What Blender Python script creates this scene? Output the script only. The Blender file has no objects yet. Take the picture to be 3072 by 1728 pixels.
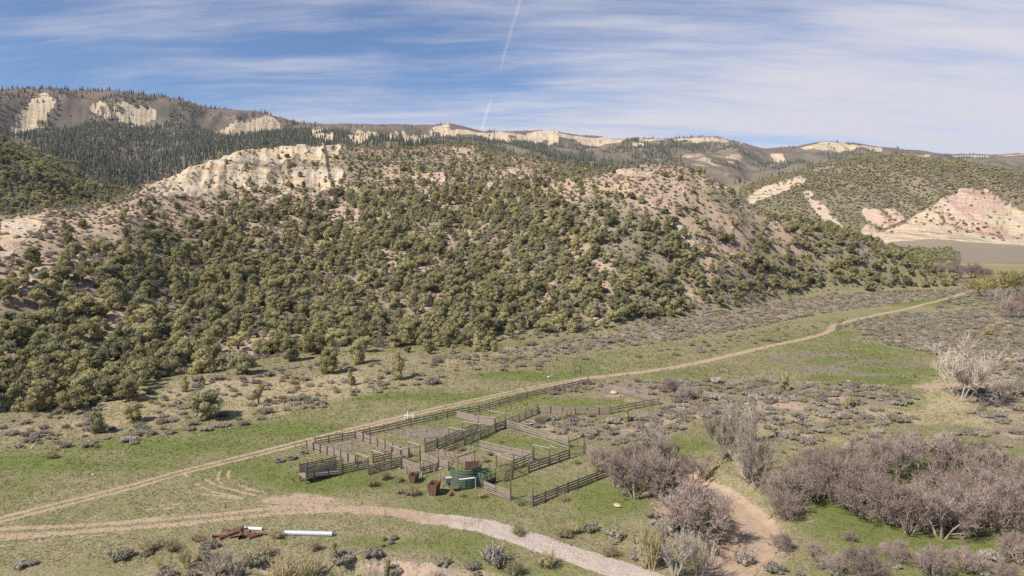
import bpy, bmesh, math, random
import numpy as np
from mathutils import Vector, Matrix, Euler

random.seed(7)
RNG = np.random.default_rng(11)
scene = bpy.context.scene
COL = scene.collection

# ------------------------------------------------------------------ camera
CAM_H = 40.0                       # the drone hovers 40 m above the valley floor
PITCH = math.atan(174.0 / 2048.0)  # looking slightly down
FPX = 2048.0                       # focal length in photograph pixels (3072 wide)
SC = CAM_H / 27.0
CP, SP = math.cos(PITCH), math.sin(PITCH)
cam_d = bpy.data.cameras.new('camera')
cam_d.sensor_width = 36.0
cam_d.lens = 24.0
cam_d.clip_start = 0.5
cam_d.clip_end = 20000.0
cam = bpy.data.objects.new('camera', cam_d)
COL.objects.link(cam)
cam.location = (0, 0, CAM_H)
cam.rotation_euler = (math.pi / 2 - PITCH, 0, 0)
scene.camera = cam

# ------------------------------------------------------------------ light
SUN_AZ = Vector((-0.79, -0.61)).normalized()   # horizontal direction towards the sun: from behind the left shoulder
SUN_EL = math.radians(46)
sun_vec = Vector((SUN_AZ.x * math.cos(SUN_EL), SUN_AZ.y * math.cos(SUN_EL), math.sin(SUN_EL)))
sd = bpy.data.lights.new('sun', 'SUN')
sd.energy = 4.4
sd.angle = math.radians(0.53)
sd.color = (1.0, 0.94, 0.86)
sun = bpy.data.objects.new('sun', sd)
COL.objects.link(sun)
sun.rotation_euler = sun_vec.to_track_quat('Z', 'Y').to_euler()

vs = scene.view_settings
vs.view_transform = 'Standard'
vs.look = 'None'
vs.exposure = 0.5
vs.gamma = 1.0
vs.use_curve_mapping = False
scene.cycles.max_bounces = 5
scene.cycles.diffuse_bounces = 2
scene.cycles.glossy_bounces = 1
scene.cycles.transmission_bounces = 2
scene.cycles.transparent_max_bounces = 4
scene.cycles.volume_bounces = 0
scene.cycles.use_denoising = False


# ------------------------------------------------------------------ node helper
class NT:
    def __init__(s, tree):
        s.t = tree
        s.t.nodes.clear()

    def n(s, typ, **kw):
        nd = s.t.nodes.new(typ)
        for k, v in kw.items():
            setattr(nd, k, v)
        return nd

    def put(s, sock, v):
        if v is None:
            return
        if hasattr(v, 'is_output') or isinstance(v, bpy.types.NodeSocket):
            s.t.links.new(v, sock)
        else:
            if sock.type == 'RGBA' and len(v) == 3:
                v = (*v, 1.0)
            sock.default_value = v

    def math(s, op, a, b=None, c=None, clamp=False):
        nd = s.n('ShaderNodeMath', operation=op, use_clamp=clamp)
        s.put(nd.inputs[0], a)
        if b is not None:
            s.put(nd.inputs[1], b)
        if c is not None:
            s.put(nd.inputs[2], c)
        return nd.outputs[0]

    def vmath(s, op, a, b=None, out=0):
        nd = s.n('ShaderNodeVectorMath', operation=op)
        s.put(nd.inputs[0], a)
        if b is not None:
            s.put(nd.inputs[1], b)
        return nd.outputs[out]

    def step(s, x, lo, hi):
        nd = s.n('ShaderNodeMapRange', interpolation_type='SMOOTHSTEP')
        s.put(nd.inputs['Value'], x)
        nd.inputs['From Min'].default_value = lo
        nd.inputs['From Max'].default_value = hi
        return nd.outputs['Result']

    def lin(s, x, lo, hi, a, b):
        nd = s.n('ShaderNodeMapRange')
        s.put(nd.inputs['Value'], x)
        for k, v in zip(('From Min', 'From Max', 'To Min', 'To Max'), (lo, hi, a, b)):
            nd.inputs[k].default_value = v
        return nd.outputs['Result']

    def mix(s, f, a, b, blend='MIX'):
        nd = s.n('ShaderNodeMix', data_type='RGBA', blend_type=blend)
        s.put(nd.inputs[0], f)
        s.put(nd.inputs[6], a)
        s.put(nd.inputs[7], b)
        return nd.outputs[2]

    def noise(s, vec, scale, detail=3.0, rough=0.55, dist=0.0, out=0):
        nd = s.n('ShaderNodeTexNoise')
        if vec is not None:
            s.put(nd.inputs['Vector'], vec)
        nd.inputs['Scale'].default_value = scale
        nd.inputs['Detail'].default_value = detail
        nd.inputs['Roughness'].default_value = rough
        nd.inputs['Distortion'].default_value = dist
        return nd.outputs[out]

    def mapping(s, vec, scale=(1, 1, 1), rot=(0, 0, 0), loc=(0, 0, 0)):
        nd = s.n('ShaderNodeMapping')
        s.put(nd.inputs['Vector'], vec)
        nd.inputs['Scale'].default_value = scale
        nd.inputs['Rotation'].default_value = rot
        nd.inputs['Location'].default_value = loc
        return nd.outputs[0]

    def sep(s, vec):
        nd = s.n('ShaderNodeSeparateXYZ')
        s.put(nd.inputs[0], vec)
        return nd.outputs

    def comb(s, x, y, z):
        nd = s.n('ShaderNodeCombineXYZ')
        for i, v in enumerate((x, y, z)):
            s.put(nd.inputs[i], v)
        return nd.outputs[0]


def new_mat(name):
    m = bpy.data.materials.new(name)
    m.use_nodes = True
    return m, NT(m.node_tree)


def finish(m, T, color, rough=0.85, bump=None, bstr=0.5, bdist=0.1, metallic=0.0, spec=0.25, translucent=None):
    p = T.n('ShaderNodeBsdfPrincipled')
    T.put(p.inputs['Base Color'], color)
    T.put(p.inputs['Roughness'], rough)
    p.inputs['Metallic'].default_value = metallic
    p.inputs['Specular IOR Level'].default_value = spec
    if bump is not None:
        b = T.n('ShaderNodeBump')
        b.inputs['Strength'].default_value = bstr
        b.inputs['Distance'].default_value = bdist
        T.put(b.inputs['Height'], bump)
        T.t.links.new(b.outputs[0], p.inputs['Normal'])
    out = T.n('ShaderNodeOutputMaterial')
    sh = p.outputs[0]
    if translucent:
        tr = T.n('ShaderNodeBsdfTranslucent')
        T.put(tr.inputs[0], color)
        mx = T.n('ShaderNodeMixShader')
        mx.inputs[0].default_value = translucent
        T.t.links.new(sh, mx.inputs[1])
        T.t.links.new(tr.outputs[0], mx.inputs[2])
        sh = mx.outputs[0]
    T.t.links.new(sh, out.inputs[0])
    return m


def pix_ray(u, v):
    a, b = (u - 1536.0) / FPX, (864.0 - v) / FPX
    return a, CP + b * SP, -SP + b * CP      # x, y, z


# ------------------------------------------------------------------ sky
world = bpy.data.worlds.new('World')
scene.world = world
world.use_nodes = True
W = NT(world.node_tree)
sky = W.n('ShaderNodeTexSky', sky_type='NISHITA')
sky.sun_disc = False
sky.sun_elevation = SUN_EL
sky.sun_rotation = math.atan2(sun_vec.x, sun_vec.y)
sky.altitude = 2200.0
sky.air_density = 1.0
sky.dust_density = 0.3
sky.ozone_density = 2.5
tc = W.n('ShaderNodeTexCoord')
d = W.vmath('NORMALIZE', tc.outputs['Generated'])
dx, dy, dz = W.sep(d)
den = W.math('ADD', W.math('MAXIMUM', dz, 0.0), 0.16)
px_, py_ = W.math('DIVIDE', dx, den), W.math('DIVIDE', dy, den)
pl = W.comb(px_, py_, 0.0)
# cirrus: broad soft veils that carry fine combed streaks
warp = W.noise(pl, 0.9, 3.0, 0.55, 0.0, 1)
plw = W.vmath('ADD', pl, W.vmath('MULTIPLY', W.vmath('SUBTRACT', warp, (0.5, 0.5, 0.5)), (0.55, 0.22, 0.0)))
broad = W.noise(W.mapping(plw, (0.42, 0.85, 1), (0, 0, math.radians(-14)), (9.3, 4.0, 0)), 1.0, 4.0, 0.55)
streak = W.noise(W.mapping(plw, (0.55, 2.6, 1), (0, 0, math.radians(-21)), (2.4, 2.0, 0)), 1.2, 6.0, 0.60)
fine = W.noise(W.mapping(plw, (1.5, 8.0, 1), (0, 0, math.radians(-27)), (5.4, 2.0, 0)), 1.6, 6.0, 0.68)
cov = W.math('ADD', W.math('MULTIPLY', broad, 1.30), W.math('MULTIPLY', streak, 0.80))
cov = W.math('ADD', cov, W.math('MULTIPLY', fine, 0.34))
# the veil thickens towards the right and away over the ridge
cov = W.math('ADD', cov, W.math('MULTIPLY', px_, 0.095))
cov = W.math('ADD', cov, W.math('MULTIPLY', W.math('MINIMUM', py_, 3.4), 0.085))
mask = W.step(cov, 1.17, 1.76)
mask = W.math('MULTIPLY', mask, 0.92)
# contrail: a thin straight line across the sky
d1 = Vector(pix_ray(1562, 0)).normalized()
d2 = Vector(pix_ray(1440, 405)).normalized()
nrm = d1.cross(d2).normalized()
tang = (d2 - d1).normalized()
off = W.math('ABSOLUTE', W.math('ADD', W.vmath('DOT_PRODUCT', d, tuple(nrm), 1),
             W.math('MULTIPLY', W.math('SUBTRACT', W.noise(d, 14.0, 2.0), 0.5), 0.004)))
along = W.math('SUBTRACT', W.vmath('DOT_PRODUCT', d, tuple(tang), 1), float(d1.dot(tang)))
wid = W.lin(along, 0.0, 0.19, 0.0032, 0.0026)
tr = W.math('SUBTRACT', 1.0, W.math('DIVIDE', off, wid), clamp=True)
gapn = W.math('ADD', W.math('MULTIPLY', W.step(along, 0.115, 0.07), 0.28), W.math('MULTIPLY', W.step(along, 0.125, 0.155), 0.50))
tr = W.math('MULTIPLY', W.math('MULTIPLY', tr, gapn), W.lin(W.noise(d, 60.0, 2.0), 0.3, 0.7, 0.6, 1.1))
tr = W.math('MULTIPLY', tr, W.math('GREATER_THAN', dy, 0.0))
mask = W.math('MAXIMUM', mask, W.math('ADD', mask, tr), clamp=True)
bg1 = W.n('ShaderNodeBackground')
W.put(bg1.inputs[0], W.mix(1.0, sky.outputs[0], (0.80, 0.90, 1.02), 'MULTIPLY'))
bg1.inputs[1].default_value = 0.086
bg2 = W.n('ShaderNodeBackground')
bg2.inputs[0].default_value = (0.95, 0.92, 1.0, 1)
bg2.inputs[1].default_value = 0.56
mxs = W.n('ShaderNodeMixShader')
W.put(mxs.inputs[0], mask)
W.t.links.new(bg1.outputs[0], mxs.inputs[1])
W.t.links.new(bg2.outputs[0], mxs.inputs[2])
wo = W.n('ShaderNodeOutputWorld')
W.t.links.new(mxs.outputs[0], wo.inputs[0])


# ------------------------------------------------------------------ noise
def _hash(ix, iy, seed):
    h = (ix.astype(np.int64) * 374761393 + iy.astype(np.int64) * 668265263 + seed * 1442695041) & 0xFFFFFFFF
    h = ((h ^ (h >> 13)) * 1274126177) & 0xFFFFFFFF
    return ((h ^ (h >> 16)) & 0xFFFF) / 65535.0


def vnoise(x, y, seed=0):
    ix, iy = np.floor(x), np.floor(y)
    fx, fy = x - ix, y - iy
    fx, fy = fx * fx * (3 - 2 * fx), fy * fy * (3 - 2 * fy)
    a, b = _hash(ix, iy, seed), _hash(ix + 1, iy, seed)
    c, e = _hash(ix, iy + 1, seed), _hash(ix + 1, iy + 1, seed)
    return (a + (b - a) * fx) * (1 - fy) + (c + (e - c) * fx) * fy


def fbm(x, y, octv=4, seed=0, gain=0.5):
    s, amp, tot = 0.0, 1.0, 0.0
    for o in range(octv):
        s = s + amp * vnoise(x * 2 ** o + 17.3 * o, y * 2 ** o - 9.1 * o, seed + o)
        tot += amp
        amp *= gain
    return s / tot


def ridged(x, y, octv=4, seed=0):
    s, amp, tot = 0.0, 1.0, 0.0
    for o in range(octv):
        s = s + amp * (1 - np.abs(2 * vnoise(x * 2 ** o + 7.7 * o, y * 2 ** o + 3.1 * o, seed + o) - 1))
        tot += amp
        amp *= 0.5
    return s / tot


def sstep(a, b, x):
    t = np.clip((x - a) / (b - a), 0, 1)
    return t * t * (3 - 2 * t)


# ------------------------------------------------------------------ terrain profile: ridge lines with real distances
def curve(pts):
    """(u, v, Y) -> arrays over s = X/Y of (Y, z)"""
    o = []
    for u, v, Y in pts:
        Y = Y * SC
        rx, ry, rz = pix_ray(u, v)
        o.append((rx / ry, Y, CAM_H + rz / ry * Y))
    o.sort()
    return np.array(o)


SG = np.concatenate([np.linspace(-1.25, -0.80, 40, endpoint=False), np.linspace(-0.80, 0.80, 900),
                     np.linspace(0.80, 1.25, 41)[1:]])


def at_s(c, col):
    return np.interp(SG, c[:, 0], c[:, col])


def smooth(a, k=9):
    p = np.pad(a, k, mode='edge')
    return np.convolve(p, np.ones(2 * k + 1) / (2 * k + 1), mode='valid')


FOOT = curve([(-300, 1260, 96), (0, 1240, 100), (400, 1180, 113), (700, 1120, 128), (1000, 1060, 150), (1300, 1045, 156),
              (1600, 1035, 160), (1850, 1010, 173), (2000, 975, 194), (2200, 945, 217), (2400, 897, 267), (2700, 873, 302), (2870, 866, 312), (3072, 860, 320),
              (3500, 860, 320)])
SHOULDER = curve([(-300, 720, 190), (0, 715, 200), (130, 690, 215), (300, 660, 245), (430, 590, 295), (600, 585, 330),
                  (850, 560, 370), (1000, 552, 385), (1150, 560, 375), (1300, 575, 360), (1450, 580, 350), (1600, 560, 340),
                  (1700, 538, 335), (1800, 518, 332), (1900, 503, 330), (1980, 500, 330), (2060, 510, 328), (2150, 548, 326),
                  (2220, 592, 325), (2300, 640, 324), (2400, 668, 323), (2500, 700, 322), (2600, 735, 321), (2700, 775, 320),
                  (2800, 825, 319), (2850, 850, 319), (2880, 858, 323), (3072, 846, 330), (3500, 846, 330)])
CREST = curve([(-300, 690, 235), (0, 668, 245), (130, 640, 260), (300, 615, 290), (400, 580, 318), (430, 550, 328),
               (500, 528, 345), (600, 497, 380), (700, 470, 400), (850, 440, 425), (980, 432, 440), (1100, 446, 470),
               (1250, 444, 520), (1430, 446, 560), (1560, 474, 560), (1700, 510, 560), (1800, 540, 550), (1950, 600, 520),
               (2150, 690, 500), (2400, 745, 480), (2700, 778, 470), (2850, 790, 460), (3072, 795, 455), (3500, 795, 455)])
DIP = curve([(-300, 700, 285), (0, 672, 300), (130, 655, 315), (300, 650, 345), (430, 615, 400), (600, 560, 480), (850, 500, 530),
             (1000, 480, 560), (1250, 480, 640), (1430, 490, 680), (1700, 560, 690), (1950, 640, 680), (2150, 700, 640),
             (2400, 740, 610), (2560, 742, 600), (2700, 752, 600), (3072, 758, 600), (3500, 758, 600)])
GA = curve([(-300, 480, 450), (0, 505, 460), (150, 545, 500), (270, 590, 560), (430, 575, 760), (600, 520, 850), (850, 450, 930),
            (1000, 430, 950), (1430, 462, 950), (1700, 525, 950), (2000, 575, 900), (2150, 640, 800), (2300, 690, 730), (2560, 731, 690),
            (2700, 737, 690), (3072, 741, 690), (3500, 741, 690)])
GB = curve([(-300, 420, 800), (0, 440, 820), (270, 478, 900), (430, 500, 1000), (700, 435, 1150), (1000, 412, 1300), (1430, 450, 1320),
            (1700, 490, 1300), (1900, 515, 1250), (2050, 555, 1150), (2180, 588, 1010), (2300, 545, 1000), (2450, 497, 1000),
            (2600, 468, 1000), (2750, 472, 1000), (2900, 492, 1000), (3072, 522, 980), (3300, 560, 960), (3500, 570, 960)])
GC = curve([(-300, 380, 1080), (0, 400, 1100), (430, 425, 1270), (700, 418, 1450), (1000, 408, 1600), (1430, 432, 1650), (1700, 452, 1680),
            (1950, 478, 1680), (2120, 505, 1500), (2250, 555, 1350), (2400, 520, 1300), (2600, 500, 1280), (2800, 508, 1280), (3072, 535, 1280),
            (3500, 560, 1280)])
BASE_V = [(-300, 380), (0, 395), (100, 398), (250, 370), (450, 385), (560, 370), (700, 415), (850, 420), (1000, 405), (1080, 425), (1200, 438),
          (1330, 440), (1400, 425), (1500, 440), (1650, 437), (1800, 436), (2000, 432), (2200, 435), (2300, 470), (2500, 455), (2700, 470),
          (3072, 486), (3500, 490)]
RIDGE_V = [(-300, 280), (0, 283), (90, 282), (180, 283), (270, 290), (345, 286), (440, 291), (500, 299), (560, 312), (620, 334),
           (680, 340), (770, 346), (840, 362), (900, 376), (1000, 381), (1200, 378), (1300, 383), (1345, 378), (1440, 400), (1530, 402),
           (1620, 397), (1665, 399), (1740, 409), (1850, 419), (1950, 418), (2050, 417), (2160, 415), (2220, 432), (2290, 449),
           (2380, 446), (2440, 434), (2490, 429), (2560, 434), (2640, 446), (2760, 456), (2860, 464), (2960, 466), (3072, 465), (3500, 470)]


def ridge_y(u):
    return 1470 + u / 3072.0 * 1180


BASE = curve([(u, v, ridge_y(u) - 55) for u, v in BASE_V])
RIM = curve([(u, v + 7, ridge_y(u)) for u, v in RIDGE_V])
BACK = curve([(u, v, ridge_y(u) + 230) for u, v in RIDGE_V])


def valley_z(s, Y):
    X = s * Y
    z = 10.0 * SC * sstep(260 * SC, 690 * SC, Y) * sstep(-0.1, 0.45, s)
    z = z + 0.9 * (fbm(X / 45, Y / 45, 3, 5) - 0.5) + 0.22 * (fbm(X / 6, Y / 6, 3, 8) - 0.5)
    return z


curvs = [FOOT, SHOULDER, CREST, DIP, GA, GB, GC, BASE, RIM, BACK]
CY = [smooth(at_s(c, 1), 5) for c in curvs]
CZ = [smooth(at_s(c, 2), 3) for c in curvs]
fz = valley_z(SG, CY[0])
CZ[0] = fz
KY = np.stack([np.full_like(SG, -400.0), np.full_like(SG, 2.0), 0.72 * CY[0]] + CY + [CY[-1] + 900, np.full_like(SG, 9000.0)], 1)
KZ = np.stack([0 * SG, 0 * SG, 0 * SG] + CZ + [CZ[-1] - 40, CZ[-1] - 120], 1)
KZ[:, 2] = 0.25 * KZ[:, 3]
# keep the distances strictly increasing
for k in range(1, KY.shape[1]):
    KY[:, k] = np.maximum(KY[:, k], KY[:, k - 1] + 4.0)


def pchip_slopes(x, y):
    h = np.diff(x, axis=1)
    dl = np.diff(y, axis=1) / h
    m = np.zeros_like(y)
    w1, w2 = 2 * h[:, 1:] + h[:, :-1], h[:, 1:] + 2 * h[:, :-1]
    same = dl[:, :-1] * dl[:, 1:] > 0
    with np.errstate(divide='ignore', invalid='ignore'):
        hm = (w1 + w2) / (w1 / dl[:, :-1] + w2 / dl[:, 1:])
    m[:, 1:-1] = np.where(same, hm, 0)
    m[:, 0], m[:, -1] = dl[:, 0], dl[:, -1]
    return m


KM = pchip_slopes(KY, KZ)


def geo(a, b, r):
    n = max(2, int(math.log(b / a) / r))
    return np.geomspace(a, b, n, endpoint=False)


YG = np.concatenate([geo(8, 74, 0.035), geo(74, 300, 0.0036), geo(300, 960, 0.0056), geo(960, 2100, 0.0085), geo(2100, 4500, 0.0058),
                     np.geomspace(4500, 8500, 10)])
NS, NY = len(SG), len(YG)

Z = np.zeros((NY, NS))
for j in range(NS):
    x, y, m = KY[j], KZ[j], KM[j]
    i = np.clip(np.searchsorted(x, YG) - 1, 0, len(x) - 2)
    h = x[i + 1] - x[i]
    t = (YG - x[i]) / h
    t2, t3 = t * t, t * t * t
    Z[:, j] = (2 * t3 - 3 * t2 + 1) * y[i] + (t3 - 2 * t2 + t) * h * m[i] + (-2 * t3 + 3 * t2) * y[i + 1] + (t3 - t2) * h * m[i + 1]

S2, Y2 = np.meshgrid(SG, YG)
X2 = S2 * Y2
BZ = Z.copy()


def proj(X, Y, Zz):
    dzz = Zz - CAM_H
    zc = Y * CP - dzz * SP
    zc = np.maximum(zc, 1e-3)
    return 1536 + FPX * X / zc, 864 - FPX * (Y * SP + dzz * CP) / zc


U0, V0 = proj(X2, Y2, BZ)            # only used to find which stretch of slope a vertex belongs to
cFoot, cSh, cCr, cDip, cGA, cGB, cGC, cBase, cRim, cBack = [c[None, :] for c in CY]
hillm = sstep(0, 40, Y2 - cFoot)
front = hillm * (1 - sstep(-30, 40, Y2 - cDip)) * (1 - sstep(2820, 2900, U0))
rhill = sstep(2180, 2300, U0) * sstep(0, 60, Y2 - cGA) * (1 - sstep(100, 260, Y2 - cGB))
farm = sstep(0, 60, Y2 - cDip) * (1 - sstep(2080, 2240, U0) * (1 - sstep(150, 350, Y2 - cGB)))
scarp = sstep(-40, 60, Y2 - cGC) * (1 - sstep(-10, 60, Y2 - cRim))

def in_band_(u, lo, hi, soft):
    return sstep(lo - soft, lo + soft, u) * (1 - sstep(hi - soft, hi + soft, u))


# relief --------------------------------------------------------------------
Z += (1 - hillm) * (valley_z(S2, Y2))
gul = ridged(X2 / 62 + 0.25 * fbm(X2 / 40, Y2 / 40, 2, 3), Y2 / 190, 4, 21)
gul2 = ridged(X2 / 17, Y2 / 45, 3, 31)
Z += front * (8.0 * (gul - 0.62) + 1.8 * (gul2 - 0.6) + 1.0 * (fbm(X2 / 5, Y2 / 5, 3, 33) - 0.5))
gr = ridged((X2 + 0.35 * Y2) / 95, (Y2 - 0.2 * X2) / 230, 5, 41)
Z += rhill * (17 * (gr - 0.6) + 3.0 * (ridged(X2 / 22, Y2 / 40, 3, 43) - 0.6))
MOUND = curve([(2480, 760, 735), (2560, 733, 735), (2640, 703, 735), (2700, 684, 735), (2790, 669, 735), (2850, 676, 735), (2900, 690, 735), (2990, 706, 735), (3072, 716, 735), (3400, 730, 735), (3600, 760, 735)])
mz = np.interp(SG, MOUND[:, 0], MOUND[:, 2])[None, :]
mprof = np.exp(-((Y2 - 735 * SC) / (44 * SC)) ** 2) * sstep(2470, 2560, U0)
base_ = Z.copy()
Z = np.where(mprof > 0.01, np.maximum(Z, 13 * SC * 0.6 + (mz - 13 * SC * 0.6) * mprof + 9.0 * mprof * (ridged(X2 / 26, Y2 / 60, 3, 45) - .6)), Z)
Z += in_band_(U0, 2560, 3300, 60) * sstep(20, 90, Y2 - cGA) * (1 - sstep(-160, -40, Y2 - cGB)) * (27 * (ridged((X2 + .2 * Y2) / 58, Y2 / 150, 4, 47) - .6) + 7 * (ridged(X2 / 12, Y2 / 36, 3, 49) - .6))
gf = ridged((X2 + 0.25 * Y2) / 230, (Y2) / 520, 5, 51)
spur = ridged(X2 / 150 + 0.6 * fbm(X2 / 120, Y2 / 150, 3, 52), Y2 / 900, 4, 53)
Z += farm * (1 - sstep(-200, 0, Y2 - cRim) * 0.7) * (58 * (gf - 0.6) + 15 * (ridged((X2 + .3 * Y2) / 85, Y2 / 260, 4, 58) - .6))
Z += scarp * 44 * (spur - 0.66)
cl = sstep(-170, -40, Y2 - cRim) * (1 - sstep(-5, 40, Y2 - cRim))
Z += cl * 6.0 * (ridged(X2 / 28, Y2 / 60, 3, 55) - 0.5)
Z += sstep(0, 200, Y2 - cRim) * 6 * (fbm(X2 / 120, Y2 / 200, 3, 57) - 0.5)

# the crest cliff of the near hill (cream sandstone face under the rim)
def in_band(u, lo, hi, soft):
    return sstep(lo - soft, lo + soft, u) * (1 - sstep(hi - soft, hi + soft, u))


CLIFF1 = in_band(U0 + 70 * (fbm(X2 / 25, Y2 / 25, 3, 64) - .5), 455, 1025, 22) * sstep(-8, 18, Y2 - cSh + 14 - 50 * (fbm(X2 / 22, Y2 / 22, 3, 62) - .5)) * (1 - sstep(-4, 6, Y2 - cCr))
Z += CLIFF1 * (9.0 * (ridged(X2 / 17 + .02 * Y2, Y2 / 130, 4, 61) - 0.55) + 3.5 * (ridged(X2 / 34, Y2 / 80, 2, 63) - 0.5))
ledge = Z / 4.2 + 1.2 * fbm(X2 / 30, Y2 / 30, 3, 65)
lf = ledge - np.floor(ledge)
Z += CLIFF1 * 4.2 * 0.30 * (sstep(0.25, 0.75, lf) - lf)

UV = {}


def poly_mask(pts, soft=10.0):
    """soft polygon patch on the ground"""
    pts = np.array(pts, float)
    n = len(pts)
    U1, V1 = UV['u'], UV['v']
    bb = (U1 > pts[:, 0].min() - 40) & (U1 < pts[:, 0].max() + 40) & (V1 > pts[:, 1].min() - 40) & (V1 < pts[:, 1].max() + 40)
    x, y = U1[bb], V1[bb]
    ins = np.zeros(x.shape, bool)
    dd = np.full(x.shape, 1e9)
    for i in range(n):
        ax, ay = pts[i]
        bx, by = pts[(i + 1) % n]
        c = ((ay > y) != (by > y))
        with np.errstate(divide='ignore', invalid='ignore'):
            xi = (bx - ax) * (y - ay) / (by - ay) + ax
        ins ^= c & (x < xi)
        ex, ey = bx - ax, by - ay
        t = np.clip(((x - ax) * ex + (y - ay) * ey) / (ex * ex + ey * ey + 1e-9), 0, 1)
        dd = np.minimum(dd, np.hypot(x - ax - t * ex, y - ay - t * ey))
    sd_ = np.where(ins, dd, -dd)
    out = np.zeros(X2.shape)
    out[bb] = sstep(-soft, soft, sd_)
    return out


UV['u'], UV['v'] = U0, V0
esc = np.zeros_like(Z)
for pts, k in (([(45, 400), (40, 370), (60, 335), (95, 300), (130, 290), (160, 315), (140, 345), (110, 360), (95, 390), (60, 415)], 1.),
               ([(262, 350), (275, 315), (300, 303), (325, 320), (330, 365), (300, 345)], .9),
               ([(348, 318), (375, 310), (400, 325), (455, 335), (462, 360), (400, 378), (365, 365), (350, 340)], 1.),
               ([(655, 408), (690, 385), (740, 372), (800, 358), (825, 375), (828, 400), (760, 415), (700, 420)], 1.),
               ([(930, 402), (960, 392), (1000, 410), (990, 425), (940, 418)], .8), ([(1050, 420), (1075, 395), (1095, 390), (1130, 415), (1140, 430), (1080, 432)], .9),
               ([(1150, 410), (1200, 400), (1215, 395), (1220, 420), (1170, 440)], .85), ([(1215, 440), (1225, 410), (1280, 395), (1335, 380), (1345, 400), (1300, 420), (1250, 445)], 1.),
               ([(1450, 408), (1500, 402), (1560, 408), (1565, 430), (1530, 440), (1470, 428)], .9), ([(1565, 408), (1620, 398), (1665, 398), (1668, 435), (1600, 432), (1570, 428)], 1.),
               ([(1340, 388), (1440, 402), (1450, 414), (1345, 402)], .8), ([(1670, 404), (1790, 416), (1880, 420), (1880, 430), (1760, 428), (1672, 418)], .7), ([(2060, 418), (2190, 416), (2220, 436), (2150, 430), (2060, 427)], .7),
               ([(1930, 421), (2000, 419), (2000, 430), (1940, 432)], .7), ([(2540, 436), (2640, 446), (2640, 454), (2550, 448)], .6), ([(2860, 466), (2960, 468), (2960, 476), (2870, 476)], .5),
               ([(1890, 424), (1925, 420), (1930, 440), (1905, 446)], .7), ([(2000, 420), (2120, 416), (2190, 424), (2160, 432), (2040, 430)], .6),
               ([(2312, 472), (2345, 470), (2358, 490), (2330, 488)], .8), ([(2410, 446), (2470, 432), (2530, 432), (2540, 448), (2480, 456)], .75),
               ([(2700, 462), (2790, 464), (2770, 476), (2710, 474)], .5), ([(2990, 466), (3072, 466), (3072, 474), (3000, 474)], .5)):
    pts = np.array(pts, float)
    cen = pts.mean(0)
    pts = cen + (pts - cen) * np.array([1.18, 1.22]) - np.array([0, 2.0])
    esc = np.maximum(esc, k * poly_mask(pts, 3))
# ledges: the cliffs are cut in real steps
step_h = 11.0
lg = Z / step_h + 0.8 * fbm(X2 / 160, Y2 / 160, 3, 67)
lgf = lg - np.floor(lg)
Z += np.clip(esc, 0, 1) * farm * step_h * 0.8 * (sstep(0.15, 0.85, lgf) ** 1.5 - lgf)
Z += np.clip(esc, 0, 1) * farm * 9.0 * (ridged(X2 / 24, Y2 / 80, 3, 69) - 0.55)
# rim outcrop on the crest line itself
# dry wash cut into the valley floor, and roads: distance fields in world metres -----------------------------
def ground_hit(u, v, zref=0.0):
    rx, ry, rz = pix_ray(u, v)
    t = (zref - CAM_H) / rz
    return rx * t, ry * t


def poly_world(pts):
    return np.array([ground_hit(u, v) for u, v in pts])


def dist_poly(X, Y, P, want_t=False):
    best = np.full(X.shape, 1e9)
    side = np.zeros(X.shape)
    tt = np.zeros(X.shape)
    L = 0.0
    for (ax, ay), (bx, by) in zip(P[:-1], P[1:]):
        ex, ey = bx - ax, by - ay
        l2 = ex * ex + ey * ey
        t = np.clip(((X - ax) * ex + (Y - ay) * ey) / l2, 0, 1)
        dd = np.hypot(X - ax - t * ex, Y - ay - t * ey)
        sgn = np.sign((X - ax) * ey - (Y - ay) * ex)
        w = dd < best
        best = np.where(w, dd, best)
        side = np.where(w, sgn, side)
        tt = np.where(w, L + t * math.sqrt(l2), tt)
        L += math.sqrt(l2)
    return (best, side, tt) if want_t else best


def catmull(P, n=8):
    P = np.asarray(P, float)
    Q = np.vstack([2 * P[0] - P[1], P, 2 * P[-1] - P[-2]])
    out = []
    for i in range(1, len(Q) - 2):
        for k in range(n):
            t = k / n
            out.append(0.5 * ((2 * Q[i]) + (-Q[i - 1] + Q[i + 1]) * t + (2 * Q[i - 1] - 5 * Q[i] + 4 * Q[i + 1] - Q[i + 2]) * t * t
                              + (-Q[i - 1] + 3 * Q[i] - 3 * Q[i + 1] + Q[i + 2]) * t ** 3))
    out.append(P[-1])
    return np.array(out)


TRACK = catmull(poly_world([(-260, 1628), (0, 1563), (261, 1496), (400, 1459), (556, 1415), (699, 1379), (885, 1331), (1071, 1284),
                            (1200, 1253), (1374, 1213), (1500, 1185), (1626, 1159), (1762, 1134), (1850, 1124), (2000, 1103),
                            (2171, 1069), (2343, 1031), (2450, 1006), (2492, 990), (2500, 976), (2571, 957), (2714, 929),
                            (2830, 900), (2903, 878), (2990, 850)]), 5)
GRAVEL = catmull(poly_world([(1180, 1540), (1285, 1556), (1450, 1577), (1600, 1622), (1750, 1672), (1900, 1722), (2050, 1780)]), 5)
DIRT = catmull(poly_world([(1290, 1556), (1200, 1541), (1080, 1531), (900, 1530), (700, 1548), (450, 1572), (200, 1590), (-100, 1606)]), 5)
WASH = catmull(poly_world([(2060, 1390), (2110, 1430), (2186, 1472), (2238, 1520), (2275, 1560), (2250, 1605), (2205, 1652), (2185, 1693),
                           (2165, 1740), (2150, 1800)]), 5)
CREEK = catmull(poly_world([(2060, 1390), (2040, 1370), (2060, 1330), (2180, 1290), (2330, 1262), (2520, 1240), (2750, 1225), (2950, 1215), (3100, 1205), (3300, 1190)]), 4)
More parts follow.
